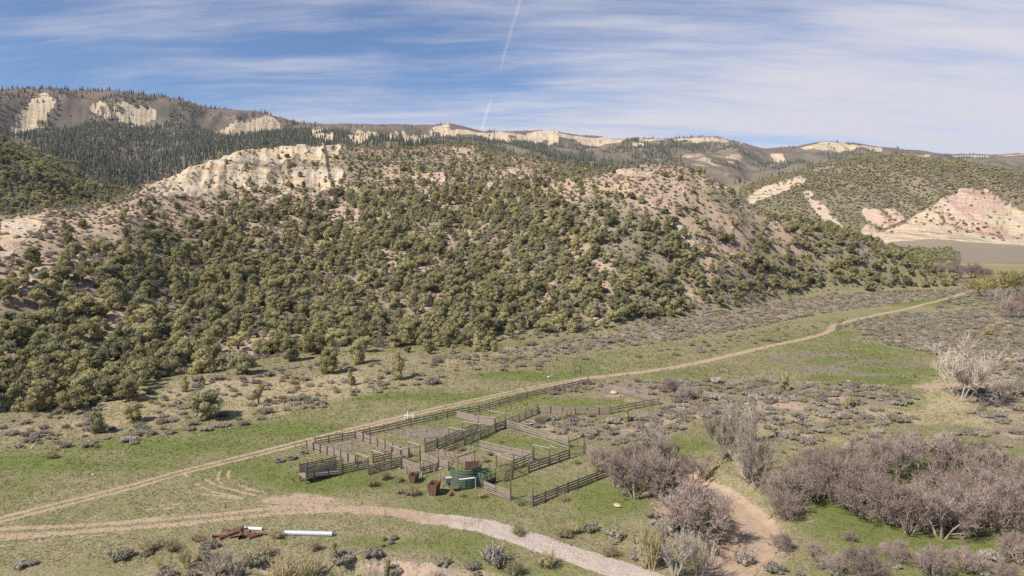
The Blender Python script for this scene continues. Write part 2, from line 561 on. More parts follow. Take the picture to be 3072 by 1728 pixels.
ARCS = [catmull(poly_world(a), 5) for a in (
    [(553, 1425), (585, 1452), (640, 1477), (740, 1497), (860, 1516)], [(585, 1418), (612, 1440), (660, 1462), (760, 1487), (900, 1512)],
    [(680, 1394), (655, 1428), (668, 1456), (735, 1482), (860, 1508), (980, 1520)],
    [(712, 1390), (685, 1420), (695, 1447), (765, 1472), (900, 1500), (1010, 1515)], [(735, 1470), (850, 1490), (960, 1508), (1060, 1522)], [(700, 1490), (820, 1508), (940, 1522)],
    [(470, 1520), (600, 1512), (720, 1505), (880, 1512)], [(430, 1532), (580, 1524), (740, 1520), (900, 1520)], [(300, 1575), (480, 1552), (650, 1535), (820, 1527)], [(0, 1622), (250, 1602), (480, 1585), (650, 1565)],
    [(0, 1640), (200, 1618), (420, 1598)], [(560, 1480), (680, 1492), (800, 1510)])]
near = Y2 < 700


def dfield(P, want=False):
    if want:
        o = [np.full(X2.shape, 1e9), np.zeros(X2.shape), np.zeros(X2.shape)]
        r = dist_poly(X2[near], Y2[near], P, True)
        for a, b in zip(o, r):
            a[near] = b
        return o
    o = np.full(X2.shape, 1e9)
    o[near] = dist_poly(X2[near], Y2[near], P)
    return o


wob = 0.5 * (fbm(X2 / 2.2, Y2 / 2.2, 3, 71) - 0.5)
dT, sT, tT = dfield(TRACK, True)
dG, dD, dW = dfield(GRAVEL), dfield(DIRT), dfield(WASH)
dC = dfield(CREEK)
dA = np.minimum.reduce([dfield(a) for a in ARCS])
sdT = dT * sT
Z -= 1.9 * (1 - sstep(1.6, 5.0, dW + 2.5 * wob)) * (near)
Z -= 1.0 * (1 - sstep(1.0, 9.0, dC + 3 * wob)) * near
Z -= 0.10 * (1 - sstep(0.25, 0.6, np.abs(dT - 0.85))) * near
Z += 0.05 * (1 - sstep(1.4, 2.4, dG)) * near
# bank at the near edge of the foreground
BANK = catmull(poly_world([(300, 1760), (560, 1705), (700, 1690), (900, 1680), (1100, 1672), (1260, 1690), (1420, 1722), (1600, 1765)]), 4)
dB, sB, _ = dfield(BANK, True)
below = np.where(sB > 0, dB, -dB)
Z -= 2.6 * sstep(-1.0, 3.5, below + 1.5 * wob * 2) * near * (Y2 > 20) * (dB < 60) * (1 - sstep(20, 60, dB))


def samp(A, X, Y):
    """bilinear sample of a terrain grid at world X, Y"""
    X, Y = np.asarray(X, float), np.asarray(Y, float)
    s = X / np.maximum(Y, 1e-6)
    fj = np.interp(s, SG, np.arange(NS))
    fi = np.interp(Y, YG, np.arange(NY))
    i, j = np.clip(fi.astype(int), 0, NY - 2), np.clip(fj.astype(int), 0, NS - 2)
    a, b = fi - i, fj - j
    return (A[i, j] * (1 - a) + A[i + 1, j] * a) * (1 - b) + (A[i, j + 1] * (1 - a) + A[i + 1, j + 1] * a) * b


def gz(x, y):
    return float(samp(Z, x, y))


def hit(u, v):
    """first ground point along the sight line of a photograph pixel"""
    rx, ry, rz = pix_ray(u, v)
    Ys = np.geomspace(40, 4400, 2600)
    zs = CAM_H + rz / ry * Ys
    g = samp(Z, rx / ry * Ys, Ys)
    k = int(np.argmax(g >= zs)) if (g >= zs).any() else len(Ys) - 1
    if k > 0:
        a, b = g[k - 1] - zs[k - 1], g[k] - zs[k]
        f = a / (a - b) if a != b else 0
        Yk = Ys[k - 1] + f * (Ys[k] - Ys[k - 1])
    else:
        Yk = Ys[0]
    x = rx / ry * Yk
    return Vector((x, Yk, gz(x, Yk)))


def height_px(P, vtop):
    """height of an upright standing at P whose top shows at pixel row vtop"""
    dd = P.y
    b = (864.0 - vtop) / FPX
    t = dd / (CP + b * SP)
    return CAM_H + (-SP + b * CP) * t - P.z


# ------------------------------------------------------------------ what covers the ground
U1, V1 = proj(X2, Y2, Z)
UV['u'], UV['v'] = U1, V1
A = np.zeros((NY, NS, 4), np.float32)
B = np.zeros((NY, NS, 4), np.float32)


def blob(u, v, ru, rv, power=1.0):
    """soft patch on the valley floor around the ground point seen at (u, v)"""
    return np.exp(-(((U1 - u) / ru) ** 2 + ((V1 - v) / rv) ** 2) ** power) * (Y2 < cFoot + 25)


n_big = fbm(X2 / 26, Y2 / 26, 4, 81)
n_mid = fbm(X2 / 7, Y2 / 7, 4, 83)
n_small = fbm(X2 / 2.0, Y2 / 2.0, 3, 85)
val = 1 - hillm
# meadow
grass = val * (0.42 + 0.75 * (n_big - 0.5) + 0.5 * (n_mid - 0.5))
for u, v, ru, rv, w in ((120, 1390, 260, 26, .55), (520, 1337, 260, 22, .6), (850, 1290, 230, 18, .6), (1250, 1190, 260, 16, .6),
                        (1600, 1125, 200, 14, .6), (760, 1400, 130, 40, .35), (1000, 1440, 200, 40, .55), (1000, 1330, 120, 25, .2), (1330, 1240, 150, 25, .25),
                        (1700, 1200, 160, 30, .35), (1850, 1275, 120, 25, .6), (1850, 1500, 120, 50, .6), (2600, 1560, 200, 60, .75),
                        (2900, 1650, 200, 60, .5), (2750, 1420, 250, 60, .4), (2050, 1330, 120, 30, .3), (2560, 1140, 240, 14, .5),
                        (2300, 1080, 420, 40, .15), (2650, 1090, 150, 30, .3), (2650, 910, 160, 8, .7), (2850, 905, 160, 10, .7), (2900, 820, 160, 14, .6),
                        (1100, 1630, 300, 20, .3), (1350, 1500, 120, 30, .2), (1480, 1330, 180, 25, .25), (1450, 1480, 90, 30, .15)):
    grass += w * blob(u, v, ru, rv)
A[..., 0] = np.clip(grass, 0, 1)
# bare earth on the valley floor
dirt = val * np.clip(0.55 * (n_mid - 0.62) * 4 * (n_big > 0.4), 0, .5) * 0.75
for u, v, ru, rv, w in ((230, 1275, 130, 22, .55), (60, 1290, 90, 25, .5), (700, 1150, 420, 30, .45), (1150, 1075, 260, 22, .5), (500, 1240, 300, 18, .3),
                        (1650, 1500, 120, 24, .30), (2020, 1640, 120, 50, .5), (2330, 1640, 90, 70, .75), (2240, 1690, 70, 50, .7),
                        (820, 1710, 160, 22, .8), (1150, 1700, 200, 18, .55), (1500, 1700, 160, 16, .25), (2000, 1530, 70, 40, .6), (2130, 1230, 260, 26, .42),
                        (1900, 1270, 200, 26, .42), (2780, 1160, 60, 10, .8), (3030, 1100, 70, 40, .5), (2960, 970, 120, 40, .30), (2420, 1305, 50, 12, .6), (2500, 1205, 120, 25, .45),
                        (1000, 1510, 170, 22, .38), (880, 1500, 180, 20, .40), (1750, 1195, 60, 8, .3), (1340, 1370, 60, 10, .35), (1250, 1430, 80, 12, .3), (1500, 1340, 50, 8, .3), (1440, 1300, 40, 8, .35), (1640, 1205, 60, 6, .4), (2900, 1150, 120, 40, .2)):
    dirt += w * blob(u, v, ru, rv) * (0.55 + 0.9 * n_mid)
A[..., 1] = np.clip(dirt, 0, 1)
# dry straw-coloured grass
tan = 0.25 * val * sstep(0.5, 0.7, n_big) + 0.0
for u, v, ru, rv, w in ((2650, 1250, 340, 24, .8), (2450, 1320, 250, 22, .5), (2900, 1180, 140, 60, .75), (3000, 1240, 120, 50, .6),
                        (2250, 1290, 120, 30, .6), (350, 1560, 400, 40, .25), (1000, 1160, 500, 40, .35), (1450, 1570, 120, 20, .2), (1650, 1310, 90, 14, .3)):
    tan += w * blob(u, v, ru, rv)
tan += 0.55 * poly_mask([(0, 1230), (400, 1170), (900, 1090), (1400, 1060), (1650, 1060), (1500, 1110), (1100, 1190), (700, 1285), (300, 1330), (0, 1360)], 30) * n_mid * val
A[..., 3] = np.clip(tan, 0, 1)
A[..., 0] *= 1 - .45 * poly_mask([(0, 1230), (400, 1170), (900, 1090), (1400, 1060), (1650, 1060), (1500, 1100), (1100, 1170), (700, 1260), (300, 1310), (0, 1330)], 30)
# purple-grey dead weeds
weeds = 0.18 * val * sstep(0.5, 0.65, fbm(X2 / 13, Y2 / 13, 3, 87))
for u, v, ru, rv, w in ((1020, 1340, 70, 16, .9), (1130, 1345, 60, 14, .4), (1300, 1300, 130, 22, .75), (1480, 1400, 60, 14, .5), (1290, 1395, 60, 14, .5), (1560, 1430, 60, 12, .4), (2430, 1060, 70, 9, .8), (2350, 1075, 70, 9, .9), (2600, 1085, 130, 10, .8), (2520, 1065, 90, 8, .7), (2720, 1100, 110, 9, .7),
                        (2440, 1105, 160, 12, .75), (2650, 1125, 130, 8, .6), (2800, 1060, 60, 8, .6), (300, 1430, 420, 22, .35), (900, 1260, 300, 12, .35),
                        (2060, 1095, 50, 8, .7), (1780, 1118, 90, 6, .3), (2100, 1240, 350, 40, .35), (960, 1365, 60, 10, .4), (2900, 772, 260, 12, 1.0)):
    weeds += w * blob(u, v, ru, rv) * (0.4 + 1.1 * n_mid)
for pts in ([(1640, 1190), (1760, 1150), (2000, 1142), (2350, 1140), (2720, 1180), (2760, 1200), (2560, 1262), (2300, 1270), (2080, 1250), (1990, 1330), (1830, 1335), (1650, 1300), (1560, 1275), (1640, 1255), (1830, 1262), (1990, 1235), (2000, 1200)],
            [(2570, 985), (2700, 945), (2850, 935), (3160, 905), (3160, 1040), (2900, 1085), (2830, 1075), (2740, 1050), (2590, 1020)], [(2880, 1090), (3160, 1050), (3160, 1340), (3000, 1330), (2950, 1260), (2880, 1230)],
            [(1400, 1075), (1550, 1040), (1750, 1010), (2000, 955), (2200, 925), (2500, 880), (2850, 868), (2750, 905), (2450, 945), (2100, 1010), (1700, 1065)],
            [(560, 1700), (900, 1665), (1250, 1660), (1500, 1725), (1560, 1790), (560, 1790)]):
    pmk = poly_mask(pts, 16)
    weeds = np.maximum(weeds, pmk * (0.25 + 0.75 * n_mid))
    A[..., 0] *= 1 - 0.6 * pmk
    A[..., 3] = np.clip(A[..., 3] + 0.25 * pmk * (n_small > .5), 0, 1)
    A[..., 1] = np.clip(A[..., 1] + 0.42 * pmk * sstep(.42, .66, n_mid), 0, 1)
weeds *= val
B[..., 3] = np.clip(weeds, 0, 1)

# roads ----------------------------------------------------------------------
rut = (1 - sstep(0.34, 0.62, np.abs(dT - 0.90) + 0.55 * wob))
mid = (1 - sstep(0.5, 1.9, dT)) * 0.12
faru = sstep(1600, 1800, U1)
rut_far = (1 - sstep(0.55, 1.8, dT + 1.8 * wob)) * (.56 + .5 * n_mid)
trackm = np.clip(np.maximum(rut + mid * n_small, faru * rut_far), 0, 1) * (1 - 0.25 * sstep(0.5, 0.7, n_mid))
dirtm = (1 - sstep(0.7, 2.2, dD + 2.4 * wob)) * (0.35 + 0.75 * n_small) * (0.55 + 0.9 * sstep(700, 1200, U1))
dirtm = np.maximum(dirtm, 0.36 * (1 - sstep(1.2, 3.8, dD + 3 * wob)) * sstep(560, 1000, U1) * (1 - sstep(1250, 1330, U1)) * sstep(.35, .75, n_small + .25 * n_mid))
dirtm = np.maximum(dirtm, (1 - sstep(1.3, 2.4, dG + 1.5 * wob)) * sstep(1150, 1250, U1) * .8)
dirtm = np.maximum(dirtm, 0.75 * (1 - sstep(0.3, 0.95, np.abs(dD - 1.1) + wob)) * (1 - sstep(900, 1150, U1)))
arcm = (1 - sstep(0.10, 0.36, dA + 0.5 * wob)) * sstep(0.30, 0.55, n_small) * 0.9
gravm = 1 - sstep(1.45, 2.7, dG + 1.6 * wob)
gravm *= sstep(0.1, 0.9, (U1 - 1190) / 300.0 + 0.9 * (n_small - .5) + .6 * (n_mid - .5))
washm = 1 - sstep(2.0, 3.8, dW + 2.6 * wob)
A[..., 1] = np.maximum.reduce([A[..., 1], trackm, dirtm, arcm, washm])
A[..., 2] = gravm
for ch in (0, 3):
    A[..., ch] *= 1 - 0.8 * np.clip(trackm + washm, 0, 1)
B[..., 3] *= 1 - np.clip(trackm + dirtm + washm + gravm, 0, 1)
# far farm road
FARROAD = catmull(np.array([[hit(u, v).x, hit(u, v).y] for u, v in ((2740, 787), (2840, 790), (2960, 795), (3090, 797), (3200, 800))]), 4)
dF = np.full(X2.shape, 1e9)
fsel = (Y2 > 400) & (Y2 < 1100)
dF[fsel] = dist_poly(X2[fsel], Y2[fsel], FARROAD)
farroadm = 1 - sstep(2.2, 4.0, dF)
A[..., 1] = np.maximum(A[..., 1], farroadm)

# hillsides --------------------------------------------------------------------
hb = fbm(X2 / 34, Y2 / 60, 4, 91)
hs = fbm(X2 / 9, Y2 / 18, 4, 93)
colmax = np.where(front > .3, Z, 0).max(axis=0)
relh = np.clip(Z / np.maximum(colmax, 6)[None, :], 0, 1.1) * front
chute = sstep(.60, .78, ridged(X2 / 30, Y2 / 200, 2, 105))
soil = (1 - .6 * sstep(2300, 2500, U1)) * front * np.clip(0.22 + 0.30 * sstep(.35, .75, relh) + 1.7 * (hb - 0.5) + 0.9 * (hs - 0.5) + .35 * chute * sstep(.25, .6, relh), 0, 1)
for pts, w in (([(400, 600), (560, 560), (1020, 560), (1040, 640), (900, 720), (640, 740), (420, 690)], .42),
               ([(1930, 500), (2030, 505), (2150, 600), (2270, 700), (2240, 800), (2120, 800), (2000, 690), (1900, 560)], .55),
               ([(0, 660), (140, 640), (160, 720), (0, 850)], .8),
               ([(760, 1020), (1180, 990), (1250, 1080), (960, 1110), (640, 1150)], .55)):
    soil += w * poly_mask(pts, 30) * front
A[..., 1] = np.maximum(A[..., 1], np.clip(soil, 0, 1))
A[..., 0] += front * 0.05 * (1 - soil)
B[..., 3] = np.maximum(B[..., 3], front * (0.25 + 0.6 * hs))
# pale outcrops
rock = np.clip(CLIFF1 * 1.1, 0, 1) * (0.35 + 0.65 * sstep(.30, .46, fbm(X2 / 16 + .01 * Y2, Y2 / 40, 4, 68)))
rock = np.maximum(rock, front * (1 - sstep(0, 26, np.abs(Y2 - cCr - 2))) * in_band(U0, 440, 1060, 20))
patches = (([(0, 660), (60, 655), (140, 640), (120, 690), (60, 730), (0, 790)], .9, 0.15), ([(0, 720), (90, 690), (60, 740), (0, 800)], .8, .3),
           ([(430, 560), (560, 510), (700, 520), (640, 560), (520, 575), (450, 585)], .8, 0.1),
           ([(1215, 535), (1250, 520), (1330, 515), (1350, 545), (1280, 552)], .95, .9), ([(1440, 545), (1500, 540), (1520, 565), (1470, 570)], .7, .6),
           ([(1350, 440), (1420, 445), (1410, 465), (1360, 460)], .7, .3), ([(1515, 500), (1540, 505), (1570, 535), (1550, 545)], .8, .9),
           ([(1590, 515), (1650, 540), (1640, 555)], .8, .6), ([(900, 720), (960, 690), (1030, 700), (1010, 740), (940, 770)], .55, .2),
           ([(2010, 640), (2060, 680), (2110, 760), (2090, 800), (2040, 740)], .7, .05), ([(1820, 505), (1900, 498), (1990, 502), (1960, 540), (1850, 530)], .6, .1))
strk = ridged(X2 / 12, Y2 / 90, 3, 66)
rock = np.maximum(rock, .75 * front * in_band(U0, 470, 1010, 40) * sstep(.60, .74, strk) * sstep(-75, -10, Y2 - cSh) * (1 - sstep(0, 30, Y2 - cCr)))
red = np.zeros_like(rock)
for pts, w, r in patches:
    m = poly_mask(pts, 8) * front
    rock = np.maximum(rock, m * w)
    red = np.maximum(red, m * r)
# badlands of the hill to the right
bad1 = poly_mask([(2540, 740), (2620, 702), (2700, 678), (2790, 662), (2850, 668), (2900, 682), (3000, 700), (3300, 720), (3300, 746), (2700, 746)], 6) * (Y2 > 690 * SC) * (Y2 < 775 * SC)
bad2 = poly_mask([(2740, 650), (2800, 610), (2880, 565), (2960, 566), (3060, 620), (3200, 680), (3200, 745), (2880, 690), (2790, 668), (2700, 685)], 8) * rhill
bad3 = poly_mask([(2220, 600), (2290, 560), (2400, 528), (2425, 540), (2380, 565), (2270, 605), (2240, 640)], 6) * rhill
bad4 = poly_mask([(2405, 575), (2430, 570), (2470, 610), (2530, 680), (2560, 720), (2500, 690), (2440, 630)], 7) * rhill
bad5 = poly_mask([(2580, 625), (2690, 625), (2720, 660), (2640, 690), (2560, 720), (2600, 670)], 8) * rhill
stria = fbm((X2 + 0.5 * Y2) / 26, (Y2 - 0.3 * X2) / 90, 4, 95)
rock = np.maximum(rock, np.clip(bad1 + bad2 * (0.6 + 0.6 * (stria > 0.42)) + bad3 + bad4 * sstep(.26, .38, stria) + bad5 * sstep(.28, .42, stria), 0, 1))
red = np.maximum(red, np.clip(bad2 * sstep(.35, .6, fbm(X2 / 60, Y2 / 90, 3, 97)) + bad4 * .35 + bad5 * .9 + bad1 * .35 * sstep(.4, .6, stria) + bad3 * .1, 0, 1))
# cliffs of the escarpment
cn = fbm(X2 / 70, Z / 26, 4, 99)
escm = 1.25 * esc * farm * sstep(.26, .36, cn)
lower = in_band(U0, 40, 150, 20) * in_band(V1, 340, 410, 12) * sstep(.45, .6, cn) * farm
low2 = poly_mask([(2030, 470), (2180, 430), (2230, 470), (2190, 520), (2090, 500)], 18) * sstep(.45, .62, cn) * farm
rock = np.maximum(rock, np.clip(escm + .7 * lower, 0, 1))
A[..., 1] = np.maximum(A[..., 1], low2 * 0.8)
pch = fbm(X2 / 210, Y2 / 330, 4, 101)
brush = np.clip(farm, 0, 1)
B[..., 0] = rock
B[..., 1] = red
B[..., 2] = np.clip(brush + (0.35 + .9 * (fbm(X2 / 50, Y2 / 70, 3, 107) - .3)) * rhill, 0, 1)
A[..., 1] = np.clip(A[..., 1] + .4 * rhill * sstep(.52, .68, fbm(X2 / 35, Y2 / 60, 4, 109)), 0, 1)
GREY = farm * pch           # grey aspen ground
A[..., 1] = np.clip(A[..., 1] + 0.35 * farm * sstep(.55, .7, pch) * sstep(0.4, 0.6, fbm(X2 / 60, Y2 / 100, 3, 103)), 0, 1)
B[..., 3] = np.clip(np.maximum(B[..., 3], farm * sstep(-20, 60, Y2 - cRim)), 0, 1)
# sage flat beyond the hill
flat = (Y2 > 470 * SC) & (Y2 < 690 * SC) & (U1 > 2560)
A[..., 0] *= np.where(flat & (V1 < 786), 0.1, 1)
A[..., 0] = np.where(flat & (V1 >= 787), np.clip(.75 + .5 * (n_mid - .5), 0, 1), A[..., 0])
B[..., 3] = np.where(flat & (V1 < 786) & (farroadm < .2), .62 + .5 * (n_mid - .5), B[..., 3])
A[..., 0] = np.clip(A[..., 0], 0, 1)


# ------------------------------------------------------------------ ground material
gm, T = new_mat('ground_cover')
tcg = T.n('ShaderNodeNewGeometry')
pos = tcg.outputs['Position']
aA, aB = T.n('ShaderNodeAttribute', attribute_name='cover_a'), T.n('ShaderNodeAttribute', attribute_name='cover_b')
ar, ag, ab = T.sep(aA.outputs['Vector'])
aa = aA.outputs['Alpha']
br, bg, bb_ = T.sep(aB.outputs['Vector'])
ba = aB.outputs['Alpha']
n1 = T.noise(pos, 2.6, 4.0, 0.7)
n2 = T.noise(pos, 0.45, 4.0, 0.6)
n3 = T.noise(pos, 0.05, 3.0, 0.55)
n1c = T.math('SUBTRACT', n1, 0.5)
n2c = T.math('SUBTRACT', n2, 0.5)


def thr(mask_, k1=0.9, k2=0.5, lo=0.36, hi=0.64):
    x = T.math('ADD', mask_, T.math('ADD', T.math('MULTIPLY', n1c, k1), T.math('MULTIPLY', n2c, k2)))
    return T.step(x, lo, hi)


olive = T.mix(n3, (0.265, 0.220, 0.125), (0.222, 0.200, 0.100))
olive = T.mix(T.step(n1, 0.42, 0.68), olive, (0.38, 0.305, 0.20))
olive = T.mix(T.step(n1, 0.46, 0.36), olive, (0.150, 0.142, 0.066))
green = T.mix(n2, (0.120, 0.158, 0.044), (0.222, 0.218, 0.074))
green = T.mix(T.step(n1, 0.46, 0.36), green, (0.082, 0.106, 0.032))
c = T.mix(thr(ar, 0.6, 0.7, 0.25, 0.85), olive, green)
c = T.mix(T.math('MULTIPLY', thr(aa, 0.8, 0.5), 0.8), c, (0.42, 0.335, 0.20))
c = T.mix(T.math('MULTIPLY', thr(ba, 0.8, 0.6, 0.4, 0.7), 0.8), c, T.mix(n1, (0.20, 0.155, 0.135), (0.31, 0.25, 0.215)))
# brushy ground of the far slopes
brushc = T.mix(n3, (0.185, 0.145, 0.115), (0.235, 0.176, 0.145))
brushc = T.mix(T.step(T.noise(pos, 0.012, 4.0, 0.6), 0.45, 0.62), brushc, (0.118, 0.112, 0.078))
brushc = T.mix(T.step(n2, 0.4, 0.7), brushc, (0.150, 0.138, 0.095))
brushc = T.mix(T.math('MULTIPLY', ba, 0.8), brushc, (0.175, 0.122, 0.100))
c = T.mix(bb_, c, brushc)
soilc = T.mix(n2, (0.365, 0.258, 0.175), (0.47, 0.348, 0.245))
soilc = T.mix(T.step(n1, 0.55, 0.8), soilc, (0.55, 0.44, 0.335))
soilc = T.mix(T.math('MULTIPLY', bg, 0.8), soilc, (0.44, 0.22, 0.13))
c = T.mix(thr(ag, 0.75, 0.45), c, soilc)
# gravel: pale crushed stone
vor = T.n('ShaderNodeTexVoronoi')
T.put(vor.inputs['Vector'], pos)
vor.inputs['Scale'].default_value = 8.0
grc = T.mix(T.sep(vor.outputs['Color'])[0], (0.40, 0.32, 0.26), (0.56, 0.465, 0.395))
grc = T.mix(T.step(n2, 0.5, 0.75), grc, (0.44, 0.325, 0.25))
c = T.mix(thr(ab, 0.7, 0.3), c, grc)
# sandstone: strata follow the bedding
wz = T.sep(pos)
bed = T.math('ADD', wz[2], T.math('ADD', T.math('MULTIPLY', wz[0], 0.10), T.math('MULTIPLY', T.noise(pos, 0.02, 2.0), 10.0)))
strat = T.noise(T.comb(T.math('MULTIPLY', wz[0], 0.012), T.math('MULTIPLY', wz[1], 0.012), T.math('MULTIPLY', bed, 0.34)), 1.0, 4.0, 0.65)
strat2 = T.noise(T.comb(T.math('MULTIPLY', wz[0], 0.004), T.math('MULTIPLY', wz[1], 0.004), T.math('MULTIPLY', bed, 0.085)), 1.0, 4.0, 0.7)
crack = T.noise(T.mapping(pos, (0.16, 0.16, 0.022)), 1.0, 4.0, 0.7)
rc = T.mix(T.step(strat, 0.38, 0.60), (0.45, 0.33, 0.195), (0.63, 0.50, 0.325))
rc = T.mix(T.step(strat2, 0.42, 0.58), rc, (0.54, 0.45, 0.335))
rc = T.mix(T.step(T.math('ADD', strat, T.math('MULTIPLY', n2c, 0.3)), 0.60, 0.66), rc, (0.25, 0.175, 0.11))
rc = T.mix(T.math('MULTIPLY', T.step(strat2, 0.60, 0.66), 0.8), rc, (0.27, 0.20, 0.135))
rc = T.mix(T.math('MULTIPLY', T.step(crack, 0.40, 0.30), 0.55), rc, (0.30, 0.215, 0.135))
rc = T.mix(T.math('MULTIPLY', T.step(n2, 0.42, 0.32), 0.6), rc, (0.28, 0.20, 0.125))
redc = T.mix(T.step(strat, 0.36, 0.6), (0.47, 0.310, 0.215), (0.56, 0.435, 0.345))
redc = T.mix(T.step(strat2, 0.52, 0.62), redc, (0.45, 0.255, 0.165))
redc = T.mix(T.math('MULTIPLY', T.step(crack, 0.42, 0.30), 0.6), redc, (0.33, 0.19, 0.13))
rc = T.mix(bg, rc, redc)
rfac = thr(br, 0.25, 0.5, 0.42, 0.58)
c = T.mix(rfac, c, rc)
hgt = T.math('ADD', n1, T.math('MULTIPLY', n2, 2.0))
hgt = T.math('ADD', hgt, T.math('MULTIPLY', rfac, T.math('ADD', T.math('MULTIPLY', strat, 10.0), T.math('MULTIPLY', crack, 12.0))))
finish(gm, T, c, 0.95, hgt, 0.75, 0.28, spec=0.1)


def tag(o, label, cat=None, group=None, kind=None):
    o['label'] = label
    if cat:
        o['category'] = cat
    if group:
        o['group'] = group
    if kind:
        o['kind'] = kind
    return o


# faces of one continuous sheet, handed to the piece of the setting they belong to
zone = np.zeros((NY, NS), np.int8)
zone[(Y2 > cFoot) & (Y2 <= cDip + 0) & (front > 0.02)] = 1
zone[(Y2 > cDip - 1) & (farm > 0.5)] = 2
zone[(rhill > 0.3)] = 3
zone[(Y2 > cGC)] = 4
zone[(dT < 1.7) & (Y2 < cFoot + 30) & near] = 5
zone[(dG < 2.2) & (U1 > 1270)] = 6
zone[(dD < 2.0) & (U1 <= 1290)] = 7
zone[dW < 2.6] = 8
zone[farroadm > 0.3] = 9
fz_ = zone[:-1, :-1].ravel()
vid = np.arange(NY * NS).reshape(NY, NS)
Q = np.stack([vid[:-1, :-1], vid[:-1, 1:], vid[1:, 1:], vid[1:, :-1]], -1).reshape(-1, 4)
VCO = np.stack([X2, Y2, Z], -1).reshape(-1, 3)
AF, BF = A.reshape(-1, 4), B.reshape(-1, 4)
ZN = {0: ('meadow_ground', 'grassy valley floor of green and straw-coloured turf around the corral'),
      1: ('juniper_hill', 'rounded near hill of pinkish soil and cream rock under junipers'),
      2: ('canyon_slope', 'dark brush covered canyon slope below the pale cliffs'),
      3: ('badlands_hill', 'broad green hill with pink and cream eroded flanks at the right'),
      4: ('escarpment', 'long skyline escarpment with pale sandstone cliffs and brown plateau'),
      5: ('dirt_track', 'two-rut dirt track running diagonally past the corral'),
      6: ('gravel_road', 'pale crushed gravel road curving across the foreground'),
      7: ('dirt_road', 'patchy bare dirt road leading left from the gravel'),
      8: ('dry_wash', 'dry brown creek bed winding between the bare oaks'),
      9: ('farm_road', 'thin pale road crossing the distant green field')}


def terrain_piece(k):
    f = Q[fz_ == k]
    if not len(f):
        return
    used = np.unique(f)
    remap = np.full(NY * NS, -1, np.int64)
    remap[used] = np.arange(len(used))
    f = remap[f]
    me = bpy.data.meshes.new(ZN[k][0])
    me.vertices.add(len(used))
    me.vertices.foreach_set('co', VCO[used].astype(np.float32).ravel())
    me.loops.add(f.size)
    me.loops.foreach_set('vertex_index', f.ravel().astype(np.int32))
    me.polygons.add(len(f))
    me.polygons.foreach_set('loop_start', np.arange(0, f.size, 4, dtype=np.int32))
    me.polygons.foreach_set('loop_total', np.full(len(f), 4, np.int32))
    me.polygons.foreach_set('use_smooth', np.ones(len(f), bool))
    me.update()
    for nm, src in (('cover_a', AF), ('cover_b', BF)):
        at = me.attributes.new(nm, 'FLOAT_COLOR', 'POINT')
        at.data.foreach_set('color', src[used].astype(np.float32).ravel())
    me.materials.append(gm)
    o = bpy.data.objects.new(ZN[k][0], me)
    COL.objects.link(o)
    tag(o, ZN[k][1], kind='structure')


for k in ZN:
    terrain_piece(k)


# ------------------------------------------------------------------ mesh building
class MB:
    def __init__(s):
        s.v, s.f, s.mi, s.ti, s.n = [], [], [], [], 0

    def add(s, verts, faces, mat=0, tint=0.5):
        verts = np.asarray(verts, float)
        s.v.append(verts)
        s.ti.append(np.broadcast_to(np.asarray(tint, float), (len(verts),)))
        for f in faces:
            s.f.append(tuple(int(i) + s.n for i in f))
            s.mi.append(mat)
        s.n += len(verts)

    def box(s, c, size, rz=0.0, mat=0, tint=0.5, rx=0.0, ry=0.0):
        R = Euler((rx, ry, rz)).to_matrix()
        vs_ = []
        for x in (-.5, .5):
            for y in (-.5, .5):
                for z in (-.5, .5):
                    vs_.append(Vector(c) + R @ Vector((x * size[0], y * size[1], z * size[2])))
        s.add(vs_, [(0, 1, 3, 2), (4, 6, 7, 5), (0, 4, 5, 1), (2, 3, 7, 6), (0, 2, 6, 4), (1, 5, 7, 3)], mat, tint)

    def tube(s, a, b, r0, r1=None, n=6, mat=0, tint=0.5, cap=True):
        r1 = r0 if r1 is None else r1
        a, b = Vector(a), Vector(b)
        dd = (b - a)
        if dd.length < 1e-6:
            return
        q = dd.to_track_quat('Z', 'Y').to_matrix()
        vs_ = [a + q @ Vector((r0 * math.cos(2 * math.pi * k / n), r0 * math.sin(2 * math.pi * k / n), 0)) for k in range(n)]
        vs_ += [b + q @ Vector((r1 * math.cos(2 * math.pi * k / n), r1 * math.sin(2 * math.pi * k / n), 0)) for k in range(n)]
        fs = [(k, (k + 1) % n, n + (k + 1) % n, n + k) for k in range(n)]
        if cap:
            fs += [tuple(range(n))[::-1], tuple(range(n, 2 * n))]
        s.add(vs_, fs, mat, tint)

    def mesh(s, name, mats, smooth=False):
        me = bpy.data.meshes.new(name)
        V = np.concatenate(s.v) if s.v else np.zeros((0, 3))
        me.from_pydata(V.tolist(), [], s.f)
        at = me.attributes.new('tint', 'FLOAT', 'POINT')
        at.data.foreach_set('value', np.concatenate(s.ti).astype(np.float32))
        for m in mats:
            me.materials.append(m)
        if len(mats) > 1:
            me.polygons.foreach_set('material_index', np.array(s.mi, np.int32))
        if smooth:
            me.polygons.foreach_set('use_smooth', np.ones(len(me.polygons), bool))
        me.update()
        return me


